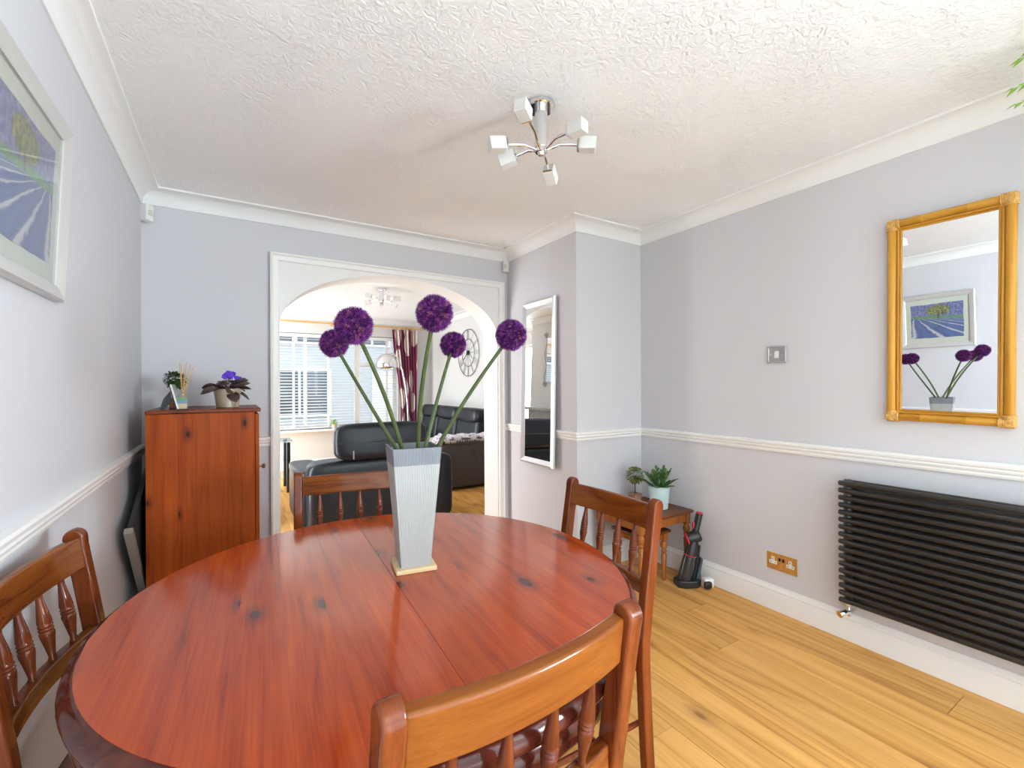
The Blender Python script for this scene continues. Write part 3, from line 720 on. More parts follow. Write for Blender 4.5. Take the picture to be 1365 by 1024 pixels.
obj('strut', MB().prism([(-.036, .092), (-.064, .052), (-.078, .002), (-.060, .002), (-.028, .040)], .045, .052, 'XZ'), M_BLACK, pf)
tp = thing('ivy_ball_plant', 'small dark green leafy ball plant behind the reed diffuser', 'plant', (-.258, 3.00, CT))
obj('pot', potmesh(.026, .034, .055, n=24), M_TERRA, tp, smooth=40)
obj('stem', MB().tube([(0, 0, .05), (.004, 0, .09), (0, 0, .13)], .003, 6), M_SPIN, tp)
def leafball(c, r, K, ll, seed, sq=.85):
    rnd = random.Random(seed); m = MB(); ga = PI * (3 - math.sqrt(5))
    for k in range(K):
        z = 1 - 2 * (k + .5) / K; rr = math.sqrt(1 - z * z); a = k * ga
        n = Vector((rr * math.cos(a), rr * math.sin(a), z * sq)); p = Vector(c) + n * r * rnd.uniform(.55, .95)
        vs, fs = leaf(ll * rnd.uniform(.8, 1.25), ll * .42, .3, 3)
        q = (n + Vector([rnd.uniform(-.5, .5) for _ in range(3)])).normalized().to_track_quat('X', 'Z').to_matrix().to_4x4()
        m.add(vs, fs, Matrix.Translation(p) @ q)
    return m
obj('foliage', leafball((0, 0, .150), .050, 300, .017, 4), M_LEAFD, tp, smooth=60, kind='stuff')
# leaning framed board in the gap beside the cabinet
lb = thing('leaning_board', 'grey-edged dark folded board leaning in the gap between wall and cabinet', 'board', (-.366, 2.80, 0), 0)
obj('panel', MB().prism([(-.245, .645), (.13, .80), (.40, .90), (.42, .02), (.33, .02)], -.030, -.010, 'YZ'), plain('dark_board', (.035, .033, .04), .6), lb)
obj('edge_strip', MB().prism([(-.268, .642), (-.245, .662), (.350, .002), (.318, .002)], -.036, -.004, 'YZ'), plain('grey_edge', (.30, .29, .27), .5), lb, bevel=.003)
# ------------------------------------------------------------------ wall things, right wall
def frame_rails(parent, w_, h_, prof_fn, mat, names=('frame_rail',) * 4):
    """four mitred rails in the local YZ plane, front towards -X; prof: list of (inset, depth)"""
    prof = prof_fn
    c = [(-w_ / 2, -h_ / 2), (w_ / 2, -h_ / 2), (w_ / 2, h_ / 2), (-w_ / 2, h_ / 2)]
    for k in range(4):
        a, b_ = c[k], c[(k + 1) % 4]; mb = MB(); vs = []
        for (ins, dep) in prof:
            for (py, pz) in (a, b_):
                vs.append((-dep, py - math.copysign(ins, py), pz - math.copysign(ins, pz)))
        fs = [(2 * i, 2 * i + 1, 2 * i + 3, 2 * i + 2) for i in range(len(prof) - 1)]
        n = len(prof); fs += [(2 * (n - 1), 2 * (n - 1) + 1, 1, 0), tuple(2 * i for i in range(n)), tuple(2 * i + 1 for i in range(n))]
        obj('frame_rail', mb.add(vs, fs), mat, parent, smooth=40)
gm = thing('bamboo_mirror', 'tall rectangular mirror in a honey bamboo frame above the radiator', 'mirror', (XR - .014, .6655, 1.5585), -.0055, rx=.013, ry=-.0145)
W, Hh = .408, .912
gm.location.x = XR - .006
rp = .0165
for k in range(4):
    sgn = 1 if k < 2 else -1
    if k % 2 == 0: a, b_ = (-.018, sgn * (W / 2 - rp), -Hh / 2 + .004), (-.018, sgn * (W / 2 - rp), Hh / 2 - .004)
    else: a, b_ = (-.018, -W / 2 + .004, sgn * (Hh / 2 - rp)), (-.018, W / 2 - .004, sgn * (Hh / 2 - rp))
    Lp = (Vector(b_) - Vector(a)).length
    pl = MB().lathe([(.014, 0), (rp, .004), (rp * .97, Lp * .33), (rp * 1.03, Lp * .335), (rp * .97, Lp * .34), (rp * .97, Lp * .7), (rp * 1.03, Lp * .705), (rp * .97, Lp * .71), (rp, Lp - .004), (.014, Lp)], 20)
    o = obj('bamboo_pole', pl, M_GOLD, gm, smooth=50); o.matrix_local = aim(a, b_)
    if k % 2 == 0: a2, b2 = (-.017, sgn * (W / 2 - .0385), -Hh / 2 + .034), (-.017, sgn * (W / 2 - .0385), Hh / 2 - .034)
    else: a2, b2 = (-.017, -W / 2 + .034, sgn * (Hh / 2 - .0385)), (-.017, W / 2 - .034, sgn * (Hh / 2 - .0385))
    L2 = (Vector(b2) - Vector(a2)).length
    o = obj('inner_bead', MB().lathe([(.0058, 0), (.0058, L2)], 12), M_GOLD, gm, smooth=50); o.matrix_local = aim(a2, b2)
    din = -sgn * .0095
    a3 = tuple(Vector(a2) + (Vector((.004, din, 0)) if k % 2 == 0 else Vector((.004, 0, din)))); b3 = tuple(Vector(b2) + (Vector((.004, din, 0)) if k % 2 == 0 else Vector((.004, 0, din))))
    o = obj('inner_bead', MB().lathe([(.0045, 0), (.0045, L2)], 12), M_GOLD, gm, smooth=50); o.matrix_local = aim(a3, b3)
for sy in (-1, 1):
    for sz in (-1, 1):
        m = MB()
        y, z = sy * (W / 2 - rp), sz * (Hh / 2 - rp)
        for i in range(7):
            q = i * .0065 - .012
            m.ring((-.018, y, z - sz * q), rp + .0022, .0034, 'Z', 20, 6)
        for i in range(7):
            q = i * .0065 - .012
            pts = [(-.018 + (rp + .0022) * math.cos(a), y - sy * q, z + (rp + .0022) * math.sin(a)) for a in [2 * PI * j / 20 for j in range(21)]]
            m.tube(pts, .0034, 6, cap=False)
        m.puff((-.018, y, z), (.036, .036, .036), .5, 14, 8)
        obj('corner_wrap', m, M_WRAP, gm, smooth=60)
obj('mirror_glass', MB().box(-.012, -.008, -W / 2 + .040, W / 2 - .040, -Hh / 2 + .040, Hh / 2 - .040), M_MIRROR, gm, smooth=0)
obj('backing', MB().box(-.008, -.002, -W / 2 + .03, W / 2 - .03, -Hh / 2 + .03, Hh / 2 - .03), M_BLACK, gm, smooth=0)
# silver mirror on the chimney breast
sm = thing('silver_mirror', 'narrow tall mirror in a silver frame on the chimney breast beside the arch', 'mirror', (XC - .030, 2.790, 1.296), 0, ry=.0227)
sprof = [(0, -.008), (0, .012), (.005, .020), (.014, .022), (.028, .014), (.040, .006), (.044, .004), (.044, -.008)]
frame_rails(sm, .420, 1.236, sprof, M_SILVER)
obj('mirror_glass', MB().box(-.004, -.001, -.168, .168, -.576, .576), M_MIRROR, sm, smooth=0)
obj('backing', MB().box(-.001, .006, -.19, .19, -.60, .60), M_BLACK, sm, smooth=0)
# framed painting on the left wall (front faces +X: turn the local frame round)
pt = thing('framed_painting', 'silver-framed painting of a tree above a blue lavender field', 'painting', (XL + .014, 1.546, 1.772), PI, ry=-.044)
pprof = [(0, -.006), (0, .016), (.006, .020), (.034, .013), (.042, .008), (.042, -.006)]
frame_rails(pt, .532, .500, pprof, M_SILVERW)
obj('mount', MB().box(.0, .004, -.229, .229, -.213, .213), plain('cream_mount_card', (.70, .71, .62), .8), pt, smooth=0)
def painting_mat():
    m, nt, b = nmat('lavender_painting'); L = nt.links.new
    tc = N(nt, 'ShaderNodeTexCoord'); sp = N(nt, 'ShaderNodeSeparateXYZ'); L(tc.outputs['Object'], sp.inputs[0])
    # u: 0..1 left to right as seen (local -Y is the left), v: 0..1 bottom to top
    nz = N(nt, 'ShaderNodeTexNoise', i_Scale=55.0, i_Detail=5.0, i_Roughness=.75); L(tc.outputs['Object'], nz.inputs['Vector'])
    nl = N(nt, 'ShaderNodeTexNoise', i_Scale=14.0, i_Detail=3.0); L(tc.outputs['Object'], nl.inputs['Vector'])
    u = math_(nt, 'MULTIPLY_ADD', sp.outputs['Y'], 1 / -.372, .5); v = math_(nt, 'MULTIPLY_ADD', sp.outputs['Z'], 1 / .318, .5)
    un = math_(nt, 'ADD', u, math_(nt, 'MULTIPLY', math_(nt, 'SUBTRACT', nl.outputs['Fac'], .5), .10))
    sky = ramp(nt, nz.outputs['Fac'], [(.38, (.07, .08, .26)), (.5, (.16, .18, .42)), (.62, (.34, .33, .56))])
    # rows of lavender fanning out from a point on the horizon near the right
    dv = math_(nt, 'SUBTRACT', .60, v)
    fan = math_(nt, 'DIVIDE', math_(nt, 'SUBTRACT', un, .95), math_(nt, 'MAXIMUM', math_(nt, 'ADD', dv, .10), .02))
    rows = math_(nt, 'PINGPONG', math_(nt, 'MULTIPLY', fan, 2.6), 1.0)
    rr = math_(nt, 'ADD', rows, math_(nt, 'MULTIPLY', math_(nt, 'SUBTRACT', nz.outputs['Fac'], .5), .8))
    field = ramp(nt, rr, [(.10, (.62, .58, .62)), (.22, (.12, .17, .36)), (.5, (.05, .10, .30)), (.8, (.10, .13, .40)), (1, (.06, .16, .26))])
    hill = ramp(nt, nz.outputs['Fac'], [(.3, (.06, .22, .15)), (.6, (.16, .32, .12)), (.8, (.42, .42, .08))])
    vn = math_(nt, 'ADD', v, math_(nt, 'MULTIPLY', math_(nt, 'SUBTRACT', u, .5), -.08))
    col = mixc(nt, field, hill, math_(nt, 'GREATER_THAN', vn, .56))
    col = mixc(nt, col, sky, math_(nt, 'GREATER_THAN', math_(nt, 'ADD', vn, math_(nt, 'MULTIPLY', math_(nt, 'SUBTRACT', nl.outputs['Fac'], .5), .06)), .64))
    du = math_(nt, 'DIVIDE', math_(nt, 'SUBTRACT', u, .46), .23); dw = math_(nt, 'DIVIDE', math_(nt, 'SUBTRACT', v, .80), .15)
    rad = math_(nt, 'ADD', math_(nt, 'ADD', math_(nt, 'MULTIPLY', du, du), math_(nt, 'MULTIPLY', dw, dw)), math_(nt, 'MULTIPLY', math_(nt, 'SUBTRACT', nl.outputs['Fac'], .5), 1.4))
    tree = ramp(nt, nz.outputs['Fac'], [(.40, (.04, .07, .06)), (.5, (.17, .20, .06)), (.60, (.46, .40, .12))])
    col = mixc(nt, col, tree, math_(nt, 'LESS_THAN', rad, 1.0))
    trunk = math_(nt, 'MULTIPLY', math_(nt, 'LESS_THAN', math_(nt, 'ABSOLUTE', math_(nt, 'SUBTRACT', un, .46)), .014), math_(nt, 'MULTIPLY', math_(nt, 'GREATER_THAN', v, .56), math_(nt, 'LESS_THAN', v, .74)))
    col = mixc(nt, col, (.05, .05, .06), trunk)
    L(col, b.inputs['Base Color']); b.inputs['Roughness'].default_value = .6
    return m
def torn(w_, h_, seed):
    r = random.Random(seed); pts = []
    for (a, b_) in (((-1, -1), (1, -1)), ((1, -1), (1, 1)), ((1, 1), (-1, 1)), ((-1, 1), (-1, -1))):
        for i in range(8):
            u = i / 8; pts.append(((a[0] + (b_[0] - a[0]) * u) * w_ / 2 + r.uniform(-.0025, .0025), (a[1] + (b_[1] - a[1]) * u) * h_ / 2 + r.uniform(-.0025, .0025)))
    return pts
obj('print', MB().prism(torn(.372, .318, 5), -.0012, 0, 'YZ'), painting_mat(), pt, smooth=0)
obj('picture_glass', MB().box(-.0065, -.005, -.224, .224, -.208, .208), glass_mat('picture_glass', (.98, .99, .985), .16), pt, smooth=0)
# light switch
sw = thing('light_switch', 'square steel light switch with a white rocker on the right wall', 'light switch', (XR, 1.3805, 1.4395))
obj('plate', MB().box(-.006, 0, -.0505, .0505, -.048, .048), M_STEEL, sw, bevel=.003)
obj('plate_border', bars([(-.0505, .0505, .041, .048), (-.0505, .0505, -.048, -.041), (-.0505, -.0435, -.041, .041), (.0435, .0505, -.041, .041)], -.002, .002), M_CHROME, sw, bevel=.001).matrix_local = Matrix.Translation((-.007, 0, 0)) @ Matrix.Rotation(PI / 2, 4, 'Z')
obj('rocker', MB().box(-.010, -.006, -.012, .012, -.019, .019), M_PLASTIC, sw, bevel=.0015)
for s in (-1, 1): obj('screw', MB().lathe([(.0035, 0), (.003, .0015), (.001, .0018)], 12, T(-.006, s * .033, 0, 0, -PI / 2)), M_CHROME, sw)
# double socket
so = thing('double_socket', 'brass double wall socket with white inserts beside the radiator', 'wall socket', (XR, 1.3605, .272))
obj('plate', MB().box(-.005, 0, -.0815, .0815, -.047, .047), M_BRASS, so, bevel=.002)
for s in (-1, 1):
    ins = obj('socket_insert', MB().box(-.0066, -.005, -.008, .008, .002, .026, T(0, s * .046, 0)).box(-.0066, -.005, -.021, .021, -.014, .004, T(0, s * .046, 0)), M_PLASTIC, so)
    for (py, pz, a, b_) in [(0, .016, .002, .004), (-.012, -.006, .0032, .002), (.012, -.006, .0032, .002)]:
        obj('pin_hole', MB().box(-.0069, -.0066, s * .046 + py - a, s * .046 + py + a, pz - b_, pz + b_), M_BLACK, ins, smooth=0)
    obj('rocker', MB().box(-.009, -.005, s * .010 - .0055, s * .010 + .0055, .008, .026), M_BLACK, so, bevel=.001)
    obj('screw', MB().lathe([(.0035, 0), (.003, .0015), (.001, .0018)], 12, T(-.005, s * .072, .0, 0, -PI / 2)), M_STEEL, so)
# radiator: two rows of horizontal tubes on upright headers
RY1, RY0 = 1.040, -.36
rad = thing('radiator', 'black horizontal tube radiator on the right wall below the bamboo mirror', 'radiator', (XR, (RY0 + RY1) / 2, 0))
hl = (RY1 - RY0) / 2; nt_ = 17; z0, z1 = .229, .794
proto = None
for row, xx in ((0, -.100), (1, -.048)):
    for i in range(nt_):
        z = z0 + (z1 - z0) * i / (nt_ - 1)
        if proto is None:
            proto = obj('tube', MB().lathe([(.006, -hl), (.0105, -hl + .002), (.0125, -hl + .006), (.0125, hl - .006), (.0105, hl - .002), (.006, hl)], 16, Matrix.Rotation(-PI / 2, 4, 'X')), M_RAD, rad, smooth=50)
            o = proto
        else:
            o = proto.copy(); COL.objects.link(o)
        o.location = (xx, 0, z)
for s in (-1, 1):
    obj('header', MB().lathe([(.014, .214), (.0175, .218), (.0175, .806), (.014, .811)], 20, T(-.074, s * (hl - .030), 0)), M_RAD, rad, smooth=50)
    obj('bracket', MB().box(-.074, -.0015, s * (hl - .25) - .012, s * (hl - .25) + .012, .74, .76), M_RAD, rad)
vy = hl - .030
vb = obj('valve', MB().lathe([(.008, .150), (.011, .155), (.011, .175), (.008, .178), (.008, .200), (.012, .203), (.012, .214)], 18, T(-.074, vy, 0)).tube([(-.074, vy, .172), (-.090, vy + .010, .166), (-.112, vy + .022, .158)], [.012, .015, .015], 16), M_CHROME, rad, smooth=50)
obj('valve_cap', MB().lathe([(.016, 0), (.016, .004), (.013, .006)], 18, aim((-.112, vy + .022, .158), (-.125, vy + .029, .153))), M_BRASS, vb, smooth=50)
obj('valve_pipe', MB().tube([(-.074, vy, .165), (-.04, vy, .165), (-.002, vy, .165)], .0075, 12), M_CHROME, rad)
# alarm sensors in the corners
def sensor(loc, rz, label):
    s = thing('motion_sensor', label, 'motion sensor', loc, rz, 'alarm sensors')
    obj('case', MB().prism([(-.028, .034), (-.022, -.008), (-.014, -.014), (.014, -.014), (.022, -.008), (.028, .034)], -.045, .045), M_PLASTIC, s, bevel=.004)
    obj('lens', MB().box(-.013, .013, -.0165, -.012, -.016, .016), plain('sensor_lens', (.60, .57, .52), .5), s, bevel=.002)
sensor((XL + .040, YB - .040, 2.255), PI / 4, 'white alarm sensor under the cornice in the left corner')
sensor((XC - .036, YB - .036, 2.268), -PI / 4, 'white alarm sensor high in the corner right of the arch')
# ------------------------------------------------------------------ nest of tables with plants
def small_table(label, x0, x1, y0, y1, H_, apron=.06, leg=True):
    cx, cy = (x0 + x1) / 2, (y0 + y1) / 2; hx, hy = (x1 - x0) / 2, (y1 - y0) / 2
    t = thing('nesting_table', label, 'side table', (cx, cy, 0), 0, 'nest of tables')
    obj('tabletop', MB().box(-hx, hx, -hy, hy, H_ - .020, H_), M_SIDET, t, bevel=.007, seg=3)
    ix, iy = hx - .035, hy - .035
    for (a, b_, c, d) in [(-ix, ix, -iy - .009, -iy + .009), (-ix, ix, iy - .009, iy + .009), (-ix - .009, -ix + .009, -iy, iy), (ix - .009, ix + .009, -iy, iy)]:
        obj('apron_board', MB().box(a, b_, c, d, H_ - .02 - apron, H_ - .02), M_SIDE, t, bevel=.002)
    for sx in (-1, 1):
        for sy in (-1, 1):
            zt = H_ - .02; zb = zt - apron - .012
            obj('leg', MB().box(sx * ix - .018, sx * ix + .018, sy * iy - .018, sy * iy + .018, zb, zt)
                .lathe([(.009, 0), (.013, .01), (.015, .035), (.012, .042), (.014, .05), (.018, zb - .095), (.012, zb - .085), (.019, zb - .072), (.012, zb - .060), (.020, zb - .048), (.023, zb - .03), (.017, zb - .012), (.013, zb - .006), (.018, zb)], 14, T(sx * ix, sy * iy, 0)), M_SIDE, t, smooth=40)
    return t
small_table('larger wooden side table of the nest in the corner, holding two plants', 2.085, 2.582, 1.905, 2.335, .45)
small_table('smaller wooden side table tucked under the larger one in the corner', 2.140, 2.420, 1.955, 2.220, .335, .04)
M_BLUEPOT = plain('weathered_pale_blue_metal', (.47, .60, .62), .55, noise=.12, nscale=16)
sp = thing('succulent_plant', 'green jade-like succulent in a weathered pale blue metal pot', 'plant', (2.425, 2.060, .45))
obj('pot', MB().lathe([(.052, 0), (.056, .001), (.070, .140), (.0735, .143), (.0735, .149), (.069, .149), (.066, .140), (.052, .006), (.001, .006)], 36), M_BLUEPOT, sp, smooth=40)
obj('soil', MB().lathe([(.001, .124), (.066, .125), (.066, .130), (.001, .134)], 24), M_SOIL, sp)
rnd = random.Random(12)
for k in range(16):
    a = k * 2.399; el = [1.25, 1.0, .8, .55, .3][min(4, k // 3)] + rnd.uniform(-.1, .1); Ls = rnd.uniform(.085, .13)
    d = Vector((math.cos(a) * math.cos(el), math.sin(a) * math.cos(el), math.sin(el))); m = MB()
    p1 = d * Ls + Vector((0, 0, .018)); base = Vector((d.x * .012, d.y * .012, .126))
    m.tube([tuple(base), tuple(base + p1 * .5 + Vector((0, 0, .004))), tuple(base + p1)], [.0045, .004, .003], 6)
    side = d.cross(Vector((0, 0, 1))).normalized()
    for q in range(7):
        u = .42 + q * .095; s = 1 if q % 2 else -1
        if q == 6: dirv = d
        else: dirv = (d * .9 + side * s * .8 + Vector((0, 0, .25))).normalized()
        M = Matrix.Translation(base + p1 * min(u, 1)) @ dirv.to_track_quat('X', 'Z').to_matrix().to_4x4()
        m.puff((.016, 0, 0), (.036, .022, .007), .9, 8, 5, M)
    obj('branch', m, M_LEAFG, sp, smooth=60)
ty = thing('topiary_tree', 'little yellow-green ball topiary in a square terracotta pot', 'plant', (2.385, 2.235, .45))
obj('pot', MB().add([(-.026, -.026, 0), (.026, -.026, 0), (.026, .026, 0), (-.026, .026, 0), (-.034, -.034, .068), (.034, -.034, .068), (.034, .034, .068), (-.034, .034, .068)], [(0, 3, 2, 1), (4, 5, 6, 7), (0, 1, 5, 4), (1, 2, 6, 5), (2, 3, 7, 6), (3, 0, 4, 7)]), M_TERRA, ty, bevel=.002)
obj('stem', MB().tube([(0, 0, .066), (.002, .001, .12), (0, 0, .19)], .0032, 6), M_SOIL, ty)
obj('foliage', leafball((0, 0, .192), .060, 420, .015, 8, 1), M_LEAFY, ty, smooth=60, kind='stuff')
# ------------------------------------------------------------------ handheld vacuum on its dock, charger
va = thing('handheld_vacuum', 'black and red handheld vacuum cleaner upright in its charging dock', 'vacuum cleaner', (2.452, 1.868, 0), -.50)
obj('dock', MB().prism([(-.072, -.045), (-.03, -.062), (.05, -.058), (.078, -.03), (.085, .03), (.05, .056), (-.04, .056), (-.078, .02)], 0, .045), M_BLACK, va, bevel=.008, seg=3)
ax = lambda z: (-.022 + .105 * (z / .44), 0, z)
def vseg(zs, rs): return MB().tube([ax(z) for z in zs], rs, 20)
obj('dust_cup', vseg([.030, .05, .12, .185], [.042, .044, .042, .038]), M_SMOKE, va, smooth=40)
obj('red_band', vseg([.186, .187, .192, .193], [.037, .0395, .0395, .037]), M_RED, va)
obj('motor_body', vseg([.193, .22, .27, .31], [.038, .037, .033, .028]), M_BLACK, va, smooth=40)
c = Vector(ax(.305))
fan = obj('motor_housing', MB().lathe([(.030, -.046), (.037, -.040), (.039, .028), (.032, .038)], 24, Matrix.Translation(c) @ Matrix.Rotation(PI / 2 - .35, 4, 'Y') @ Matrix.Rotation(.2, 4, 'X')), M_BLACK, va, smooth=40)
obj('red_ring', MB().ring((0, 0, 0), .033, .0058, 'Z', 28, 8), M_RED, fan).matrix_local = Matrix.Translation(c) @ Matrix.Rotation(PI / 2 - .35, 4, 'Y') @ Matrix.Rotation(.2, 4, 'X') @ Matrix.Translation((0, 0, -.046))
obj('handle', vseg([.33, .36, .42, .452], [.022, .021, .021, .021]), M_BLACK, va, smooth=40)
obj('power_button', MB().puff((.046, 0, .375), (.014, .016, .05), .6, 12, 8), M_RED, va)
obj('handle_cap', vseg([.452, .456, .462], [.0215, .0215, .016]), M_RED, va, smooth=40)
obj('spine', MB().tube([(.040, 0, .03), (.062, 0, .14), (.082, 0, .25)], [.018, .020, .013], 12, flat=(1.0, .7)), M_BLACK, va)
obj('dock_back', MB().prism([(.052, .040), (.074, .040), (.100, .17), (.086, .17)], -.022, .022, 'XZ'), plain('blue_grey_plastic', (.05, .07, .09), .3), va, bevel=.003)
adp = thing('power_adapter', 'white and black plug adapter lying on the floor by the skirting', 'adapter', (2.530, 1.770, 0), -.35)
obj('case', MB().box(-.034, .030, -.022, .026, .002, .062), M_PLASTIC, adp, bevel=.010, seg=3)
obj('plug_face', MB().puff((-.018, -.026, .028), (.052, .026, .046), .6, 16, 10), M_BLACK, adp, smooth=60)
obj('charging_cable', MB().tube([(2.50, 1.800, .045), (2.515, 1.815, .085), (2.525, 1.835, .115), (2.540, 1.850, .085), (2.550, 1.852, .03), (2.552, 1.853, .012)], .0022, 8), M_BLACK, label='thin black charging cable looping from adapter to vacuum dock', cat='cable')
# ------------------------------------------------------------------ ceiling lights
def ceiling_light(c, ends, drop, label, big=True):
    t = thing('ceiling_light', label, 'ceiling light', c, 0, 'chrome ceiling lights')
    sc_ = 1.0
    obj('ceiling_plate', MB().lathe([(.052, -.022), (.056, -.018), (.056, -.003), (.053, 0)], 36), M_CHROME, t, smooth=40)
    obj('column', MB().lathe([(.026, -drop + .02), (.026, -.02)], 28), M_CHROME, t, smooth=40)
    obj('hub', MB().lathe([(.004, -drop - .016), (.012, -drop - .012), (.016, -drop), (.024, -drop), (.024, -drop + .02)], 20), M_CHROME, t, smooth=40)
    for (ex, ey, ez) in ends:
        e = Vector((ex, ey, ez)); h_ = Vector((0, 0, -drop + .008)); d = e - h_; dirh = Vector((d.x, d.y, 0)).normalized()
        side = Vector((-dirh.y, dirh.x, 0))
        st = h_ + dirh * .020
        mid = h_ + d * .5 + Vector((0, 0, .012))
        a = obj('arm', MB().tube([tuple(st), tuple(mid), tuple(e)], .0062, 10), M_CHROME, t)
        ed = (e - mid).normalized()
        M = Matrix.Translation(e) @ ed.to_track_quat('Z', 'X').to_matrix().to_4x4()
        obj('lamp_holder', MB().box(-.020, .020, -.020, .020, -.004, .004, M), M_CHROME, a, bevel=.001)
        obj('shade', MB().box(-.0245, .0245, -.0245, .0245, .004, .070, M), M_FROST, a, bevel=.004)
    return t
CL = (1.056, 1.477, CZ)
# arm ends measured from the photograph, relative to the ceiling plate
ceiling_light(CL, [(-.145, .033, -.188), (-.078, .068, -.200), (-.125, -.085, -.135), (.042, -.125, -.160), (.108, -.098, -.178), (.070, .050, -.218)], .195,
              'chrome six-arm ceiling light with frosted square shades above the table')
ceiling_light((1.473, 5.235, CZ), [(-.11, .08, -.150), (-.10, .055, -.09), (.12, -.075, -.12), (.095, -.055, -.175), (.03, .12, -.14), (.01, -.13, -.13)], .150,
              'chrome multi-arm ceiling light in the living room beyond the arch')
# ------------------------------------------------------------------ hanging plant at the right edge
hp = thing('hanging_plant', 'lime green trailing plant hanging from the ceiling near the right wall', 'plant', (2.36, .215, 0))
obj('hook', MB().tube([(0, 0, 2.40), (0, 0, 2.385), (.008, 0, 2.375), (0, 0, 2.366)], .003, 6), M_CHROME, hp)
for k in range(3):
    a = k * 2 * PI / 3; obj('cord', MB().tube([(0, 0, 2.366), (.085 * math.cos(a), .085 * math.sin(a), 2.14)], .002, 6), M_REED, hp)
obj('pot', MB().lathe([(.055, 2.00), (.06, 2.00), (.088, 2.14), (.084, 2.14), (.056, 2.01), (.001, 2.01)], 28), M_TERRA, hp, smooth=40)
obj('soil', MB().lathe([(.001, 2.118), (.08, 2.12), (.08, 2.126), (.001, 2.13)], 20), M_SOIL, hp)
rnd = random.Random(21)
for k in range(18):
    a = k * 2.399 + .35; rch = rnd.uniform(.12, .24); top = rnd.uniform(.04, .16)
    if k == 0: a, rch, top = math.radians(134), .255, .13
    if k == 1: a, rch, top = math.radians(128), .225, .245
    if k == 2: a, rch, top = math.radians(120), .215, .10
    p = [Vector((0, 0, 2.125)), Vector((math.cos(a) * rch * .45, math.sin(a) * rch * .45, 2.125 + top)), Vector((math.cos(a) * rch * .8, math.sin(a) * rch * .8, 2.125 + top * 1.0)), Vector((math.cos(a) * rch, math.sin(a) * rch, 2.125 + top * .88))]
    m = MB().tube([tuple(q) for q in p], .0018, 5)
    for q in range(8):
        u = .3 + q * .1; i = min(2, int(u * 3)); pos = p[i].lerp(p[i + 1], u * 3 - i) if i < 3 else p[3]
        vs, fs = leaf(rnd.uniform(.022, .036), rnd.uniform(.007, .011), .3, 4, 0, 2)
        dirv = Vector((math.cos(a + (1 if q % 2 else -1) * .9), math.sin(a + (1 if q % 2 else -1) * .9), rnd.uniform(-.4, .3)))
        if q == 7: dirv = Vector((math.cos(a), math.sin(a), -.2))
        m.add(vs, fs, Matrix.Translation(pos) @ dirv.to_track_quat('X', 'Z').to_matrix().to_4x4())
    obj('vine', m, M_LEAFL, hp, smooth=60)
# ------------------------------------------------------------------ living room: blinds, pole, curtain
M_SLAT = plain('white_blind_slat', (.80, .80, .79), .45)
M_TAPE = plain('blind_tape', (.74, .73, .70), .8)
def blind(x0, x1, zt, zb, y, tapes, label):
    cx = (x0 + x1) / 2; hw = (x1 - x0) / 2
    b = thing('venetian_blind', label, 'blind', (cx, y, 0), 0, 'venetian blinds in the living room window')
    obj('headrail', MB().box(-hw, hw, -.025, .025, zt - .05, zt), M_SLAT, b, bevel=.003)
    obj('bottom_rail', MB().box(-hw, hw, -.025, .025, zb, zb + .02), M_SLAT, b, bevel=.003)
    first = None; n = int((zt - .05 - zb - .03) / .0465)
    prof = [(-.025, -.0025), (-.012, .0008), (0, .0018), (.012, .0008), (.025, -.0025), (.025, -.0005), (.012, .0030), (0, .0042), (-.012, .0030), (-.025, -.0005)]
    for i in range(n):
        z = zb + .05 + i * .0465
        if first is None:
            first = obj('slat', MB().prism(prof, -hw + .004, hw - .004, 'YZ'), M_SLAT, b, smooth=60); o = first
        else:
            o = first.copy(); COL.objects.link(o)
        o.location = (0, 0, z); o.rotation_euler.x = math.radians(7)
    for tx in tapes:
        obj('ladder_tape', MB().box(tx - cx - .017, tx - cx + .017, -.029, -.0275, zb + .01, zt - .02), M_TAPE, b, smooth=0)
    obj('cord', MB().tube([(hw - .06, -.032, zt - .03), (hw - .06, -.034, 1.2)], .0015, 5), M_TAPE, b)
BY = LY1 + .045
blind(WX0 + .02, MX - .03, WZ1 - .01, WZ0 + .012, BY, [.40, .80, 1.30], 'wide white venetian blind over the left lights of the window')
blind(MX + .03, WX1 - .02, WZ1 - .01, WZ0 + .012, BY, [2.24], 'narrow white venetian blind on the window beside the curtain')
M_PINE = wood('light_pine_pole', (.55, .28, .08), (.68, .38, .13), (.75, .46, .18), 0, .4, .2, .2, 0, .5, .04)
PY, PZ = LY1 - .11, 2.262
pole = thing('curtain_pole', 'light pine curtain pole with rings above the living room window', 'curtain pole', (1.4, PY, PZ))
obj('rod', MB().tube([(-1.55, 0, 0), (1.40, 0, 0)], .014, 14), M_PINE, pole)
for s in (-1.57, 1.42): obj('finial', MB().puff((s, 0, 0), (.05, .05, .05), 1, 14, 8), M_PINE, pole)
for s in (-.05, 1.22): obj('bracket', MB().tube([(s, .11, 0), (s, 0, -.002)], .012, 10).lathe([(.028, 0), (.028, .012)], 16, T(s, .10, 0, -PI / 2)), M_PINE, pole)
for i in range(9): obj('ring', MB().ring((.90 + i * .052, 0, -.004), .021, .0035, 'X', 18, 6), M_PINE, pole)
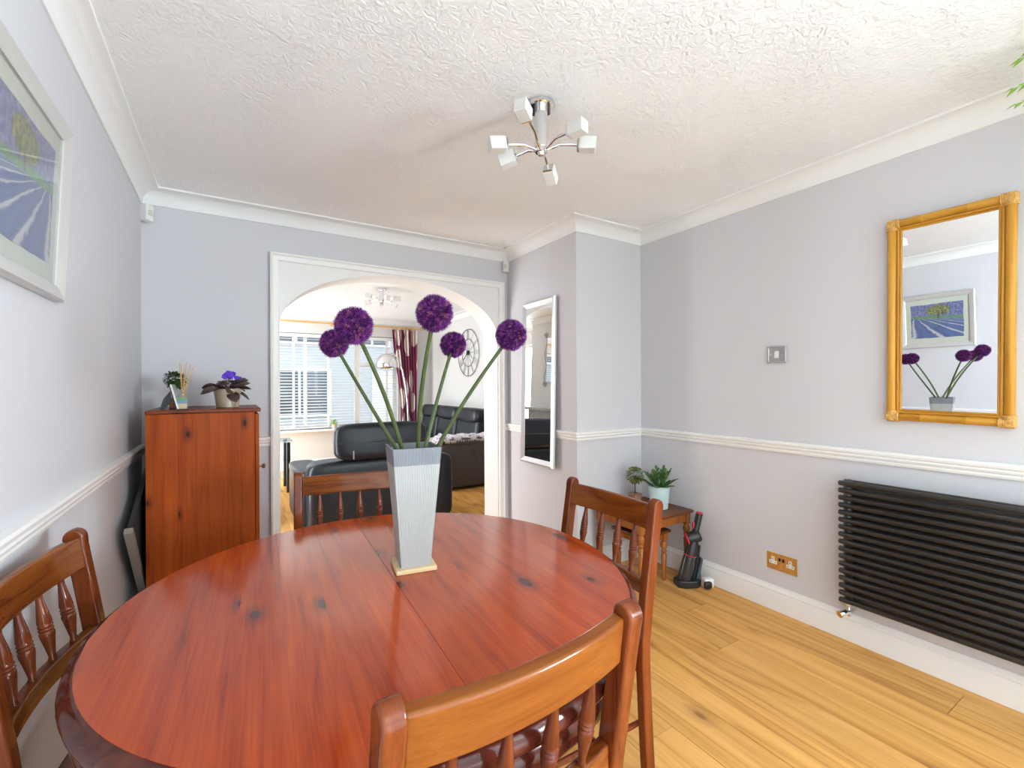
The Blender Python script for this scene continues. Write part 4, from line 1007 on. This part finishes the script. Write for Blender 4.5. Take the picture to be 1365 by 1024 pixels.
def curtain_mat():
    m, nt, b = nmat('plum_leaf_print_curtain'); L = nt.links.new
    uv = N(nt, 'ShaderNodeUVMap'); mp = N(nt, 'ShaderNodeMapping'); mp.inputs['Scale'].default_value = (2.2, 2.6, 1); L(uv.outputs[0], mp.inputs['Vector'])
    vo = N(nt, 'ShaderNodeTexVoronoi', i_Scale=1.0, i_Randomness=.6); vo.voronoi_dimensions = '2D'
    sx = N(nt, 'ShaderNodeMapping'); sx.inputs['Rotation'].default_value = (0, 0, .35); sx.inputs['Scale'].default_value = (1.5, .78, 1); L(mp.outputs[0], sx.inputs['Vector']); L(sx.outputs[0], vo.inputs['Vector'])
    leaf_ = math_(nt, 'LESS_THAN', vo.outputs['Distance'], .36)
    vein = math_(nt, 'LESS_THAN', math_(nt, 'PINGPONG', math_(nt, 'MULTIPLY', vo.outputs['Distance'], 14), 1), .12)
    cream = mixc(nt, (.66, .56, .50), (.45, .25, .28), math_(nt, 'MULTIPLY', vein, .5))
    L(mixc(nt, (.20, .022, .075), cream, leaf_), b.inputs['Base Color']); b.inputs['Roughness'].default_value = .85; b.inputs['Sheen Weight'].default_value = .2
    return m
def curtain():
    nu, nv = 120, 40; zt, zb = PZ - .035, .58
    def f(u, v):
        z = zt + (zb - zt) * v
        left = 2.300 + .145 * min(1, (v / .72)) ** 1.2; right = 2.735 - .02 * v
        x = left + (right - left) * u
        amp = .030 * (1 - .25 * v)
        y = PY + .005 + amp * math.sin(u * 2 * PI * 8) + .01 * math.sin(u * 17 + v * 3)
        return (x, y, z)
    mb = MB().grid(f, nu, nv)
    o = obj('curtain', mb, curtain_mat(), smooth=80, solid=.003, label='plum curtain with cream leaf print hanging right of the window', cat='curtain')
    uvl = o.data.uv_layers.new(name='uv')
    for lp in o.data.loops:
        p = o.data.vertices[lp.vertex_index].co
        t = min(1, max(0, (zt - p.z) / (zt - zb))); left = 2.300 + .145 * min(1, t / .72) ** 1.2; right = 2.735 - .02 * t
        uvl.data[lp.index].uv = ((p.x - left) / (right - left) * .9, t * 1.6)
curtain()
# plant on the window sill
ps = thing('sill_plant', 'small green plant in a pale pot on the living room window sill', 'plant', (1.372, LY1 - .075, WZ0))
obj('pot', potmesh(.032, .042, .075, n=20), plain('pale_stone_pot', (.60, .52, .46), .7), ps, smooth=40)
obj('soil', MB().lathe([(.001, .062), (.038, .063), (.038, .067), (.001, .07)], 16), M_SOIL, ps)
obj('foliage', leafball((0, 0, .10), .042, 50, .035, 6), M_LEAFL, ps, smooth=60, kind='stuff')
# ------------------------------------------------------------------ wall clock on the right living room wall
M_WIRE = plain('dark_grey_metal', (.16, .16, .16), .4, .7)
ck = thing('wall_clock', 'large round skeleton wall clock of thin grey metal', 'clock', (LX1 - .016, 6.13, 1.765))
obj('outer_ring', MB().ring((0, 0, 0), .352, .0050, 'X', 56, 8), M_WIRE, ck)
obj('inner_ring', MB().ring((0, 0, 0), .205, .0045, 'X', 48, 8), M_WIRE, ck)
rom = ['III', 'II', 'I', 'XII', 'XI', 'X', 'IX', 'VIII', 'VII', 'VI', 'V', 'IIII']
for k in range(12):
    a = k * PI / 6; nm = rom[k]; m = MB()
    # numeral k sits at angle a: seen from the room (-X side) +Y is to the left
    n = len(nm); stp = .026
    for i, chx in enumerate(nm):
        off = (i - (n - 1) / 2) * stp
        def pnt(r, o): return (0, -(r * math.cos(a) + o * math.sin(a)), r * math.sin(a) - o * math.cos(a))
        if chx == 'I': m.tube([pnt(.207, off), pnt(.350, off)], .0022, 6)
        elif chx == 'V': m.tube([pnt(.207, off), pnt(.350, off - .011)], .0022, 6); m.tube([pnt(.207, off), pnt(.350, off + .011)], .0022, 6)
        else: m.tube([pnt(.207, off - .011), pnt(.350, off + .011)], .0022, 6); m.tube([pnt(.207, off + .011), pnt(.350, off - .011)], .0022, 6)
    obj('numeral', m, M_WIRE, ck)
for k in range(12):
    a = k * PI / 6
    obj('spoke', MB().tube([(0, .03 * math.cos(a), .03 * math.sin(a)), (0, .205 * math.cos(a), .205 * math.sin(a))], .0028, 6), M_WIRE, ck)
obj('movement', MB().lathe([(.032, -.012), (.034, 0), (.030, .012)], 20, T(0, 0, 0, 0, PI / 2)), M_BLACK, ck)
obj('hand', MB().tube([(-.016, 0, 0), (-.016, .11, -.10)], .005, 6), M_BLACK, ck)
obj('hand', MB().tube([(-.018, 0, 0), (-.018, .07, .13)], .0022, 6), M_BLACK, ck)
# ------------------------------------------------------------------ armchair with its back to the arch
ac = thing('leather_armchair', 'wide black leather recliner armchair with its back to the archway', 'armchair', (1.125, 4.42, 0))
obj('back_body', MB().puff((.02, -.36, .345), (1.26, .28, .61), .2, 32, 16), M_LEATHER, ac, smooth=70)
hr = obj('headrest', MB().puff((0, 0, 0), (.80, .17, .315), .38, 32, 14, T(-.01, -.435, .800, -.06)), M_LEATHER, ac, smooth=70)
obj('seam', MB().tube([(-.385, -.525, .80), (0, -.533, .80), (.365, -.525, .80)], .0035, 6), M_LEATHERB, hr)
obj('lever', MB().tube([(-.27, -.525, .735), (-.27, -.528, .665)], .006, 8), M_CHROME, hr)
for s in (-1, 1):
    obj('armrest', MB().puff((s * .555 + .01, .10, .285), (.235, .86, .44), .25, 28, 14), M_LEATHER, ac, smooth=70)
    obj('armrest_pad', MB().puff((s * .56 + .01, .13, .51), (.25, .80, .09), .5, 24, 10), M_LEATHER, ac, smooth=70)
obj('seat', MB().puff((0, .08, .36), (.86, .72, .24), .3, 28, 12), M_LEATHER, ac, smooth=70)
obj('base', MB().box(-.55, .55, -.42, .40, .02, .10), M_BLACK, ac, bevel=.01)
obj('footrest', MB().puff((0, .47, .22), (.80, .12, .32), .3, 24, 12), M_LEATHER, ac, smooth=70)
for sx in (-1, 1):
    for sy in (-.38, .36): obj('foot', MB().lathe([(.02, 0), (.022, .022)], 12, T(sx * .48, sy, 0)), M_BLACK, ac)
# ------------------------------------------------------------------ sofa along the right living room wall
sf = thing('leather_sofa', 'dark leather sofa with padded headrests along the living room right wall', 'sofa', (2.54, 6.18, 0))
SL = 1.06                                     # half length in Y
obj('base', MB().box(-.42, .42, -SL + .02, SL - .02, .03, .30), M_LEATHERB, sf, bevel=.02, seg=3)
obj('back_body', MB().puff((.33, 0, .48), (.26, 2 * SL - .06, .80), .2, 28, 14), M_LEATHERB, sf, smooth=70)
for k in range(3):
    yc = -SL + .36 + k * .68
    obj('seat_cushion', MB().puff((-.10, yc, .38), (.66, .66, .22), .3, 24, 12), M_LEATHER, sf, smooth=70)
    obj('back_cushion', MB().puff((0, 0, 0), (.20, .66, .46), .35, 24, 12, T(.20, yc, .63, 0, .16)), M_LEATHER, sf, smooth=70)
    obj('headrest', MB().puff((0, 0, 0), (.30, .675, .215), .5, 24, 12, T(.245, yc, .865, 0, .12)), M_LEATHER, sf, smooth=70)
for s in (-1, 1):
    # curved arm end panel: profile in XZ
    prof = []
    for i in range(13):
        a = PI + PI * .5 * i / 12; prof.append((-.05 + .42 * math.cos(a), .56 + .16 * math.sin(a)))
    arm = [(.46, .03), (.46, .80), (.40, .86), (.30, .80), (.22, .66), (.10, .60), (-.30, .585), (-.42, .56), (-.46, .50), (-.46, .44), (-.40, .36), (-.36, .03)]
    ya = s * (SL + .02)
    obj('armrest', MB().prism(arm, ya - .09, ya + .09, 'XZ'), M_LEATHERB, sf, bevel=.03, seg=4)
    obj('armrest_pad', MB().puff((-.10, ya, .585), (.66, .20, .11), .5, 24, 10), M_LEATHERB, sf, smooth=70)
    obj('seam', MB().tube([(-.02, ya + s * .091, .50), (.06, ya + s * .092, .30), (.16, ya + s * .091, .04)], .0022, 6), M_LEATHER, sf)
# throw over the near arm of the sofa
def throw_mat():
    m, nt, b = nmat('lilac_patterned_throw'); L = nt.links.new
    tc = N(nt, 'ShaderNodeTexCoord'); v = N(nt, 'ShaderNodeTexVoronoi', i_Scale=16.0); L(tc.outputs['Object'], v.inputs['Vector'])
    n = N(nt, 'ShaderNodeTexNoise', i_Scale=30.0, i_Detail=3.0); L(tc.outputs['Object'], n.inputs['Vector'])
    c = mixc(nt, (.62, .58, .62), (.22, .12, .34), math_(nt, 'LESS_THAN', v.outputs['Distance'], .28))
    c = mixc(nt, c, (.12, .13, .17), math_(nt, 'GREATER_THAN', n.outputs['Fac'], .60))
    L(c, b.inputs['Base Color']); b.inputs['Roughness'].default_value = .95; b.inputs['Sheen Weight'].default_value = .4
    bump(nt, b, n.outputs['Fac'], .8, .01); return m
tw = thing('throw_blanket', 'lilac and white patterned throw with a fringe over the sofa arm', 'blanket', (2.54, 6.18, 0))
rnd = random.Random(5)
def throw_z(x, y):                 # surface of arm and seat below the cloth
    if y < -SL + .13: z = .655 + .12 * max(0, (x - .12) / .2) if x > .12 else .655
    else:
        t = min(1, (y + SL - .13) / .12); z = .655 + (.515 - .655) * t
        if x > .02: z = max(z, .515 + (x - .02) * 1.2)
    return z
def tfn(u, v):
    y = -SL - .10 + 1.25 * v; x = -.46 + (.52 + .12 * max(0, 1 - v / .2)) * u
    z = throw_z(x, y) + .008 * math.sin(x * 31 + y * 9) + .006 * math.sin(y * 37)
    if v < .04: z -= .03 * (1 - v / .04)
    if u < .06 : z -= .10 * (1 - u / .06)
    return (x, y, z)
th_ = obj('cloth', MB().grid(tfn, 40, 60), throw_mat(), tw, smooth=80, solid=.008)
fg = MB()
for i in range(90):
    u = i / 89; p = Vector(tfn(u, 0)); q = p + Vector((rnd.uniform(-.012, .012), -.012 + rnd.uniform(-.006, 0), -rnd.uniform(.03, .055)))
    fg.tube([tuple(p), tuple((p + q) / 2 + Vector((0, -.008, 0))), tuple(q)], [.0045, .0055, .003], 5)
obj('fringe', fg, plain('cream_fringe', (.52, .46, .42), .9), tw, kind='stuff')
# ------------------------------------------------------------------ arc lamp
al = thing('arc_floor_lamp', 'chrome arc floor lamp with a dome shade in front of the curtain', 'floor lamp', (2.455, 7.20, 0))
obj('base', MB().lathe([(.14, 0), (.145, .01), (.145, .035), (.13, .045)], 32), plain('marble_base', (.70, .69, .67), .25), al, smooth=40)
path = [(0, 0, .04), (.0, 0, .55), (-.02, -.01, .95), (-.055, -.02, 1.25), (-.11, -.03, 1.52), (-.18, -.04, 1.70), (-.26, -.05, 1.79), (-.33, -.06, 1.80)]
obj('arc_pole', MB().tube(path, .0125, 12), plain('pale_chrome_tube', (.80, .80, .80), .2, .6), al)
sh = obj('lamp_shade', MB().lathe([(.165 * math.sin(a), 1.60 + .185 * math.cos(a)) for a in [.12 + (PI * .58 - .12) * i / 14 for i in range(15)]] , 32, T(-.375, -.07, -.0), cap=False), M_CHROME, al, smooth=70, solid=.003)
obj('bulb', MB().puff((-.375, -.07, 1.63), (.06, .06, .09), 1, 14, 10), M_FROST, sh, smooth=70)
# ------------------------------------------------------------------ glass media stand left of the armchair
ms = thing('glass_media_stand', 'black-legged media stand with clear glass shelves left of the armchair', 'media stand', (.36, 6.25, 0))
for sx in (-.24, .21):
    for sy in (-.2, .2): obj('leg', MB().lathe([(.022, 0), (.022, .60)], 14, T(sx, sy, 0)), M_BLACK, ms, smooth=40)
for z in (.18, .39, .60): obj('glass_shelf', MB().box(-.32, .27, -.26, .26, z, z + .010), M_CLEAR, ms, bevel=.002)
# ------------------------------------------------------------------ fireplace and wire-framed mirror on the living room chimney breast
fp = thing('fireplace', 'grey fireplace surround with a cream panel seen in the silver mirror', 'fireplace', (-.0985, 5.16, 0))
M_GREYST = plain('grey_marble', (.36, .38, .38), .35, noise=.2, nscale=9)
obj('mantel', MB().box(0, .22, -.72, .72, .99, 1.035), M_GREYST, fp, bevel=.006)
obj('frieze', MB().box(0, .12, -.62, .62, .84, .99), M_GREYST, fp, bevel=.004)
for s in (-1, 1): obj('pilaster', MB().box(0, .12, s * .53 - .09, s * .53 + .09, .05, .84), M_GREYST, fp, bevel=.006)
obj('back_panel', MB().box(0, .03, -.44, .44, .05, .84), plain('cream_marble', (.70, .62, .50), .35), fp)
obj('firebox', MB().box(.031, .06, -.22, .22, .06, .60), M_BLACK, fp, bevel=.01)
obj('hearth', MB().box(0, .40, -.74, .74, 0, .05), M_GREYST, fp, bevel=.006)
wm = thing('wire_scroll_mirror', 'mirror with a thin scrolled wire frame over the living room fireplace', 'mirror', (-.094, 5.22, 1.74))
obj('mirror_glass', MB().box(0, .008, -.27, .27, -.33, .33), M_MIRROR, wm, smooth=0)
for s in (-1, 1):
    pts = [(.010, s * (.30 + .022 * math.sin(i / 40 * 2 * PI * 2)), -.36 + .72 * i / 40) for i in range(41)]
    obj('wire_side', MB().tube(pts, .004, 6), M_WIRE, wm)
    for e in (-1, 1):
        sp_ = [(.010, s * .30 + (.05 * (1 - i / 30)) * math.cos(i / 30 * 4 * PI), e * .37 + (.05 * (1 - i / 30)) * math.sin(i / 30 * 4 * PI)) for i in range(31)]
        obj('wire_scroll', MB().tube(sp_, .004, 6), M_WIRE, wm)
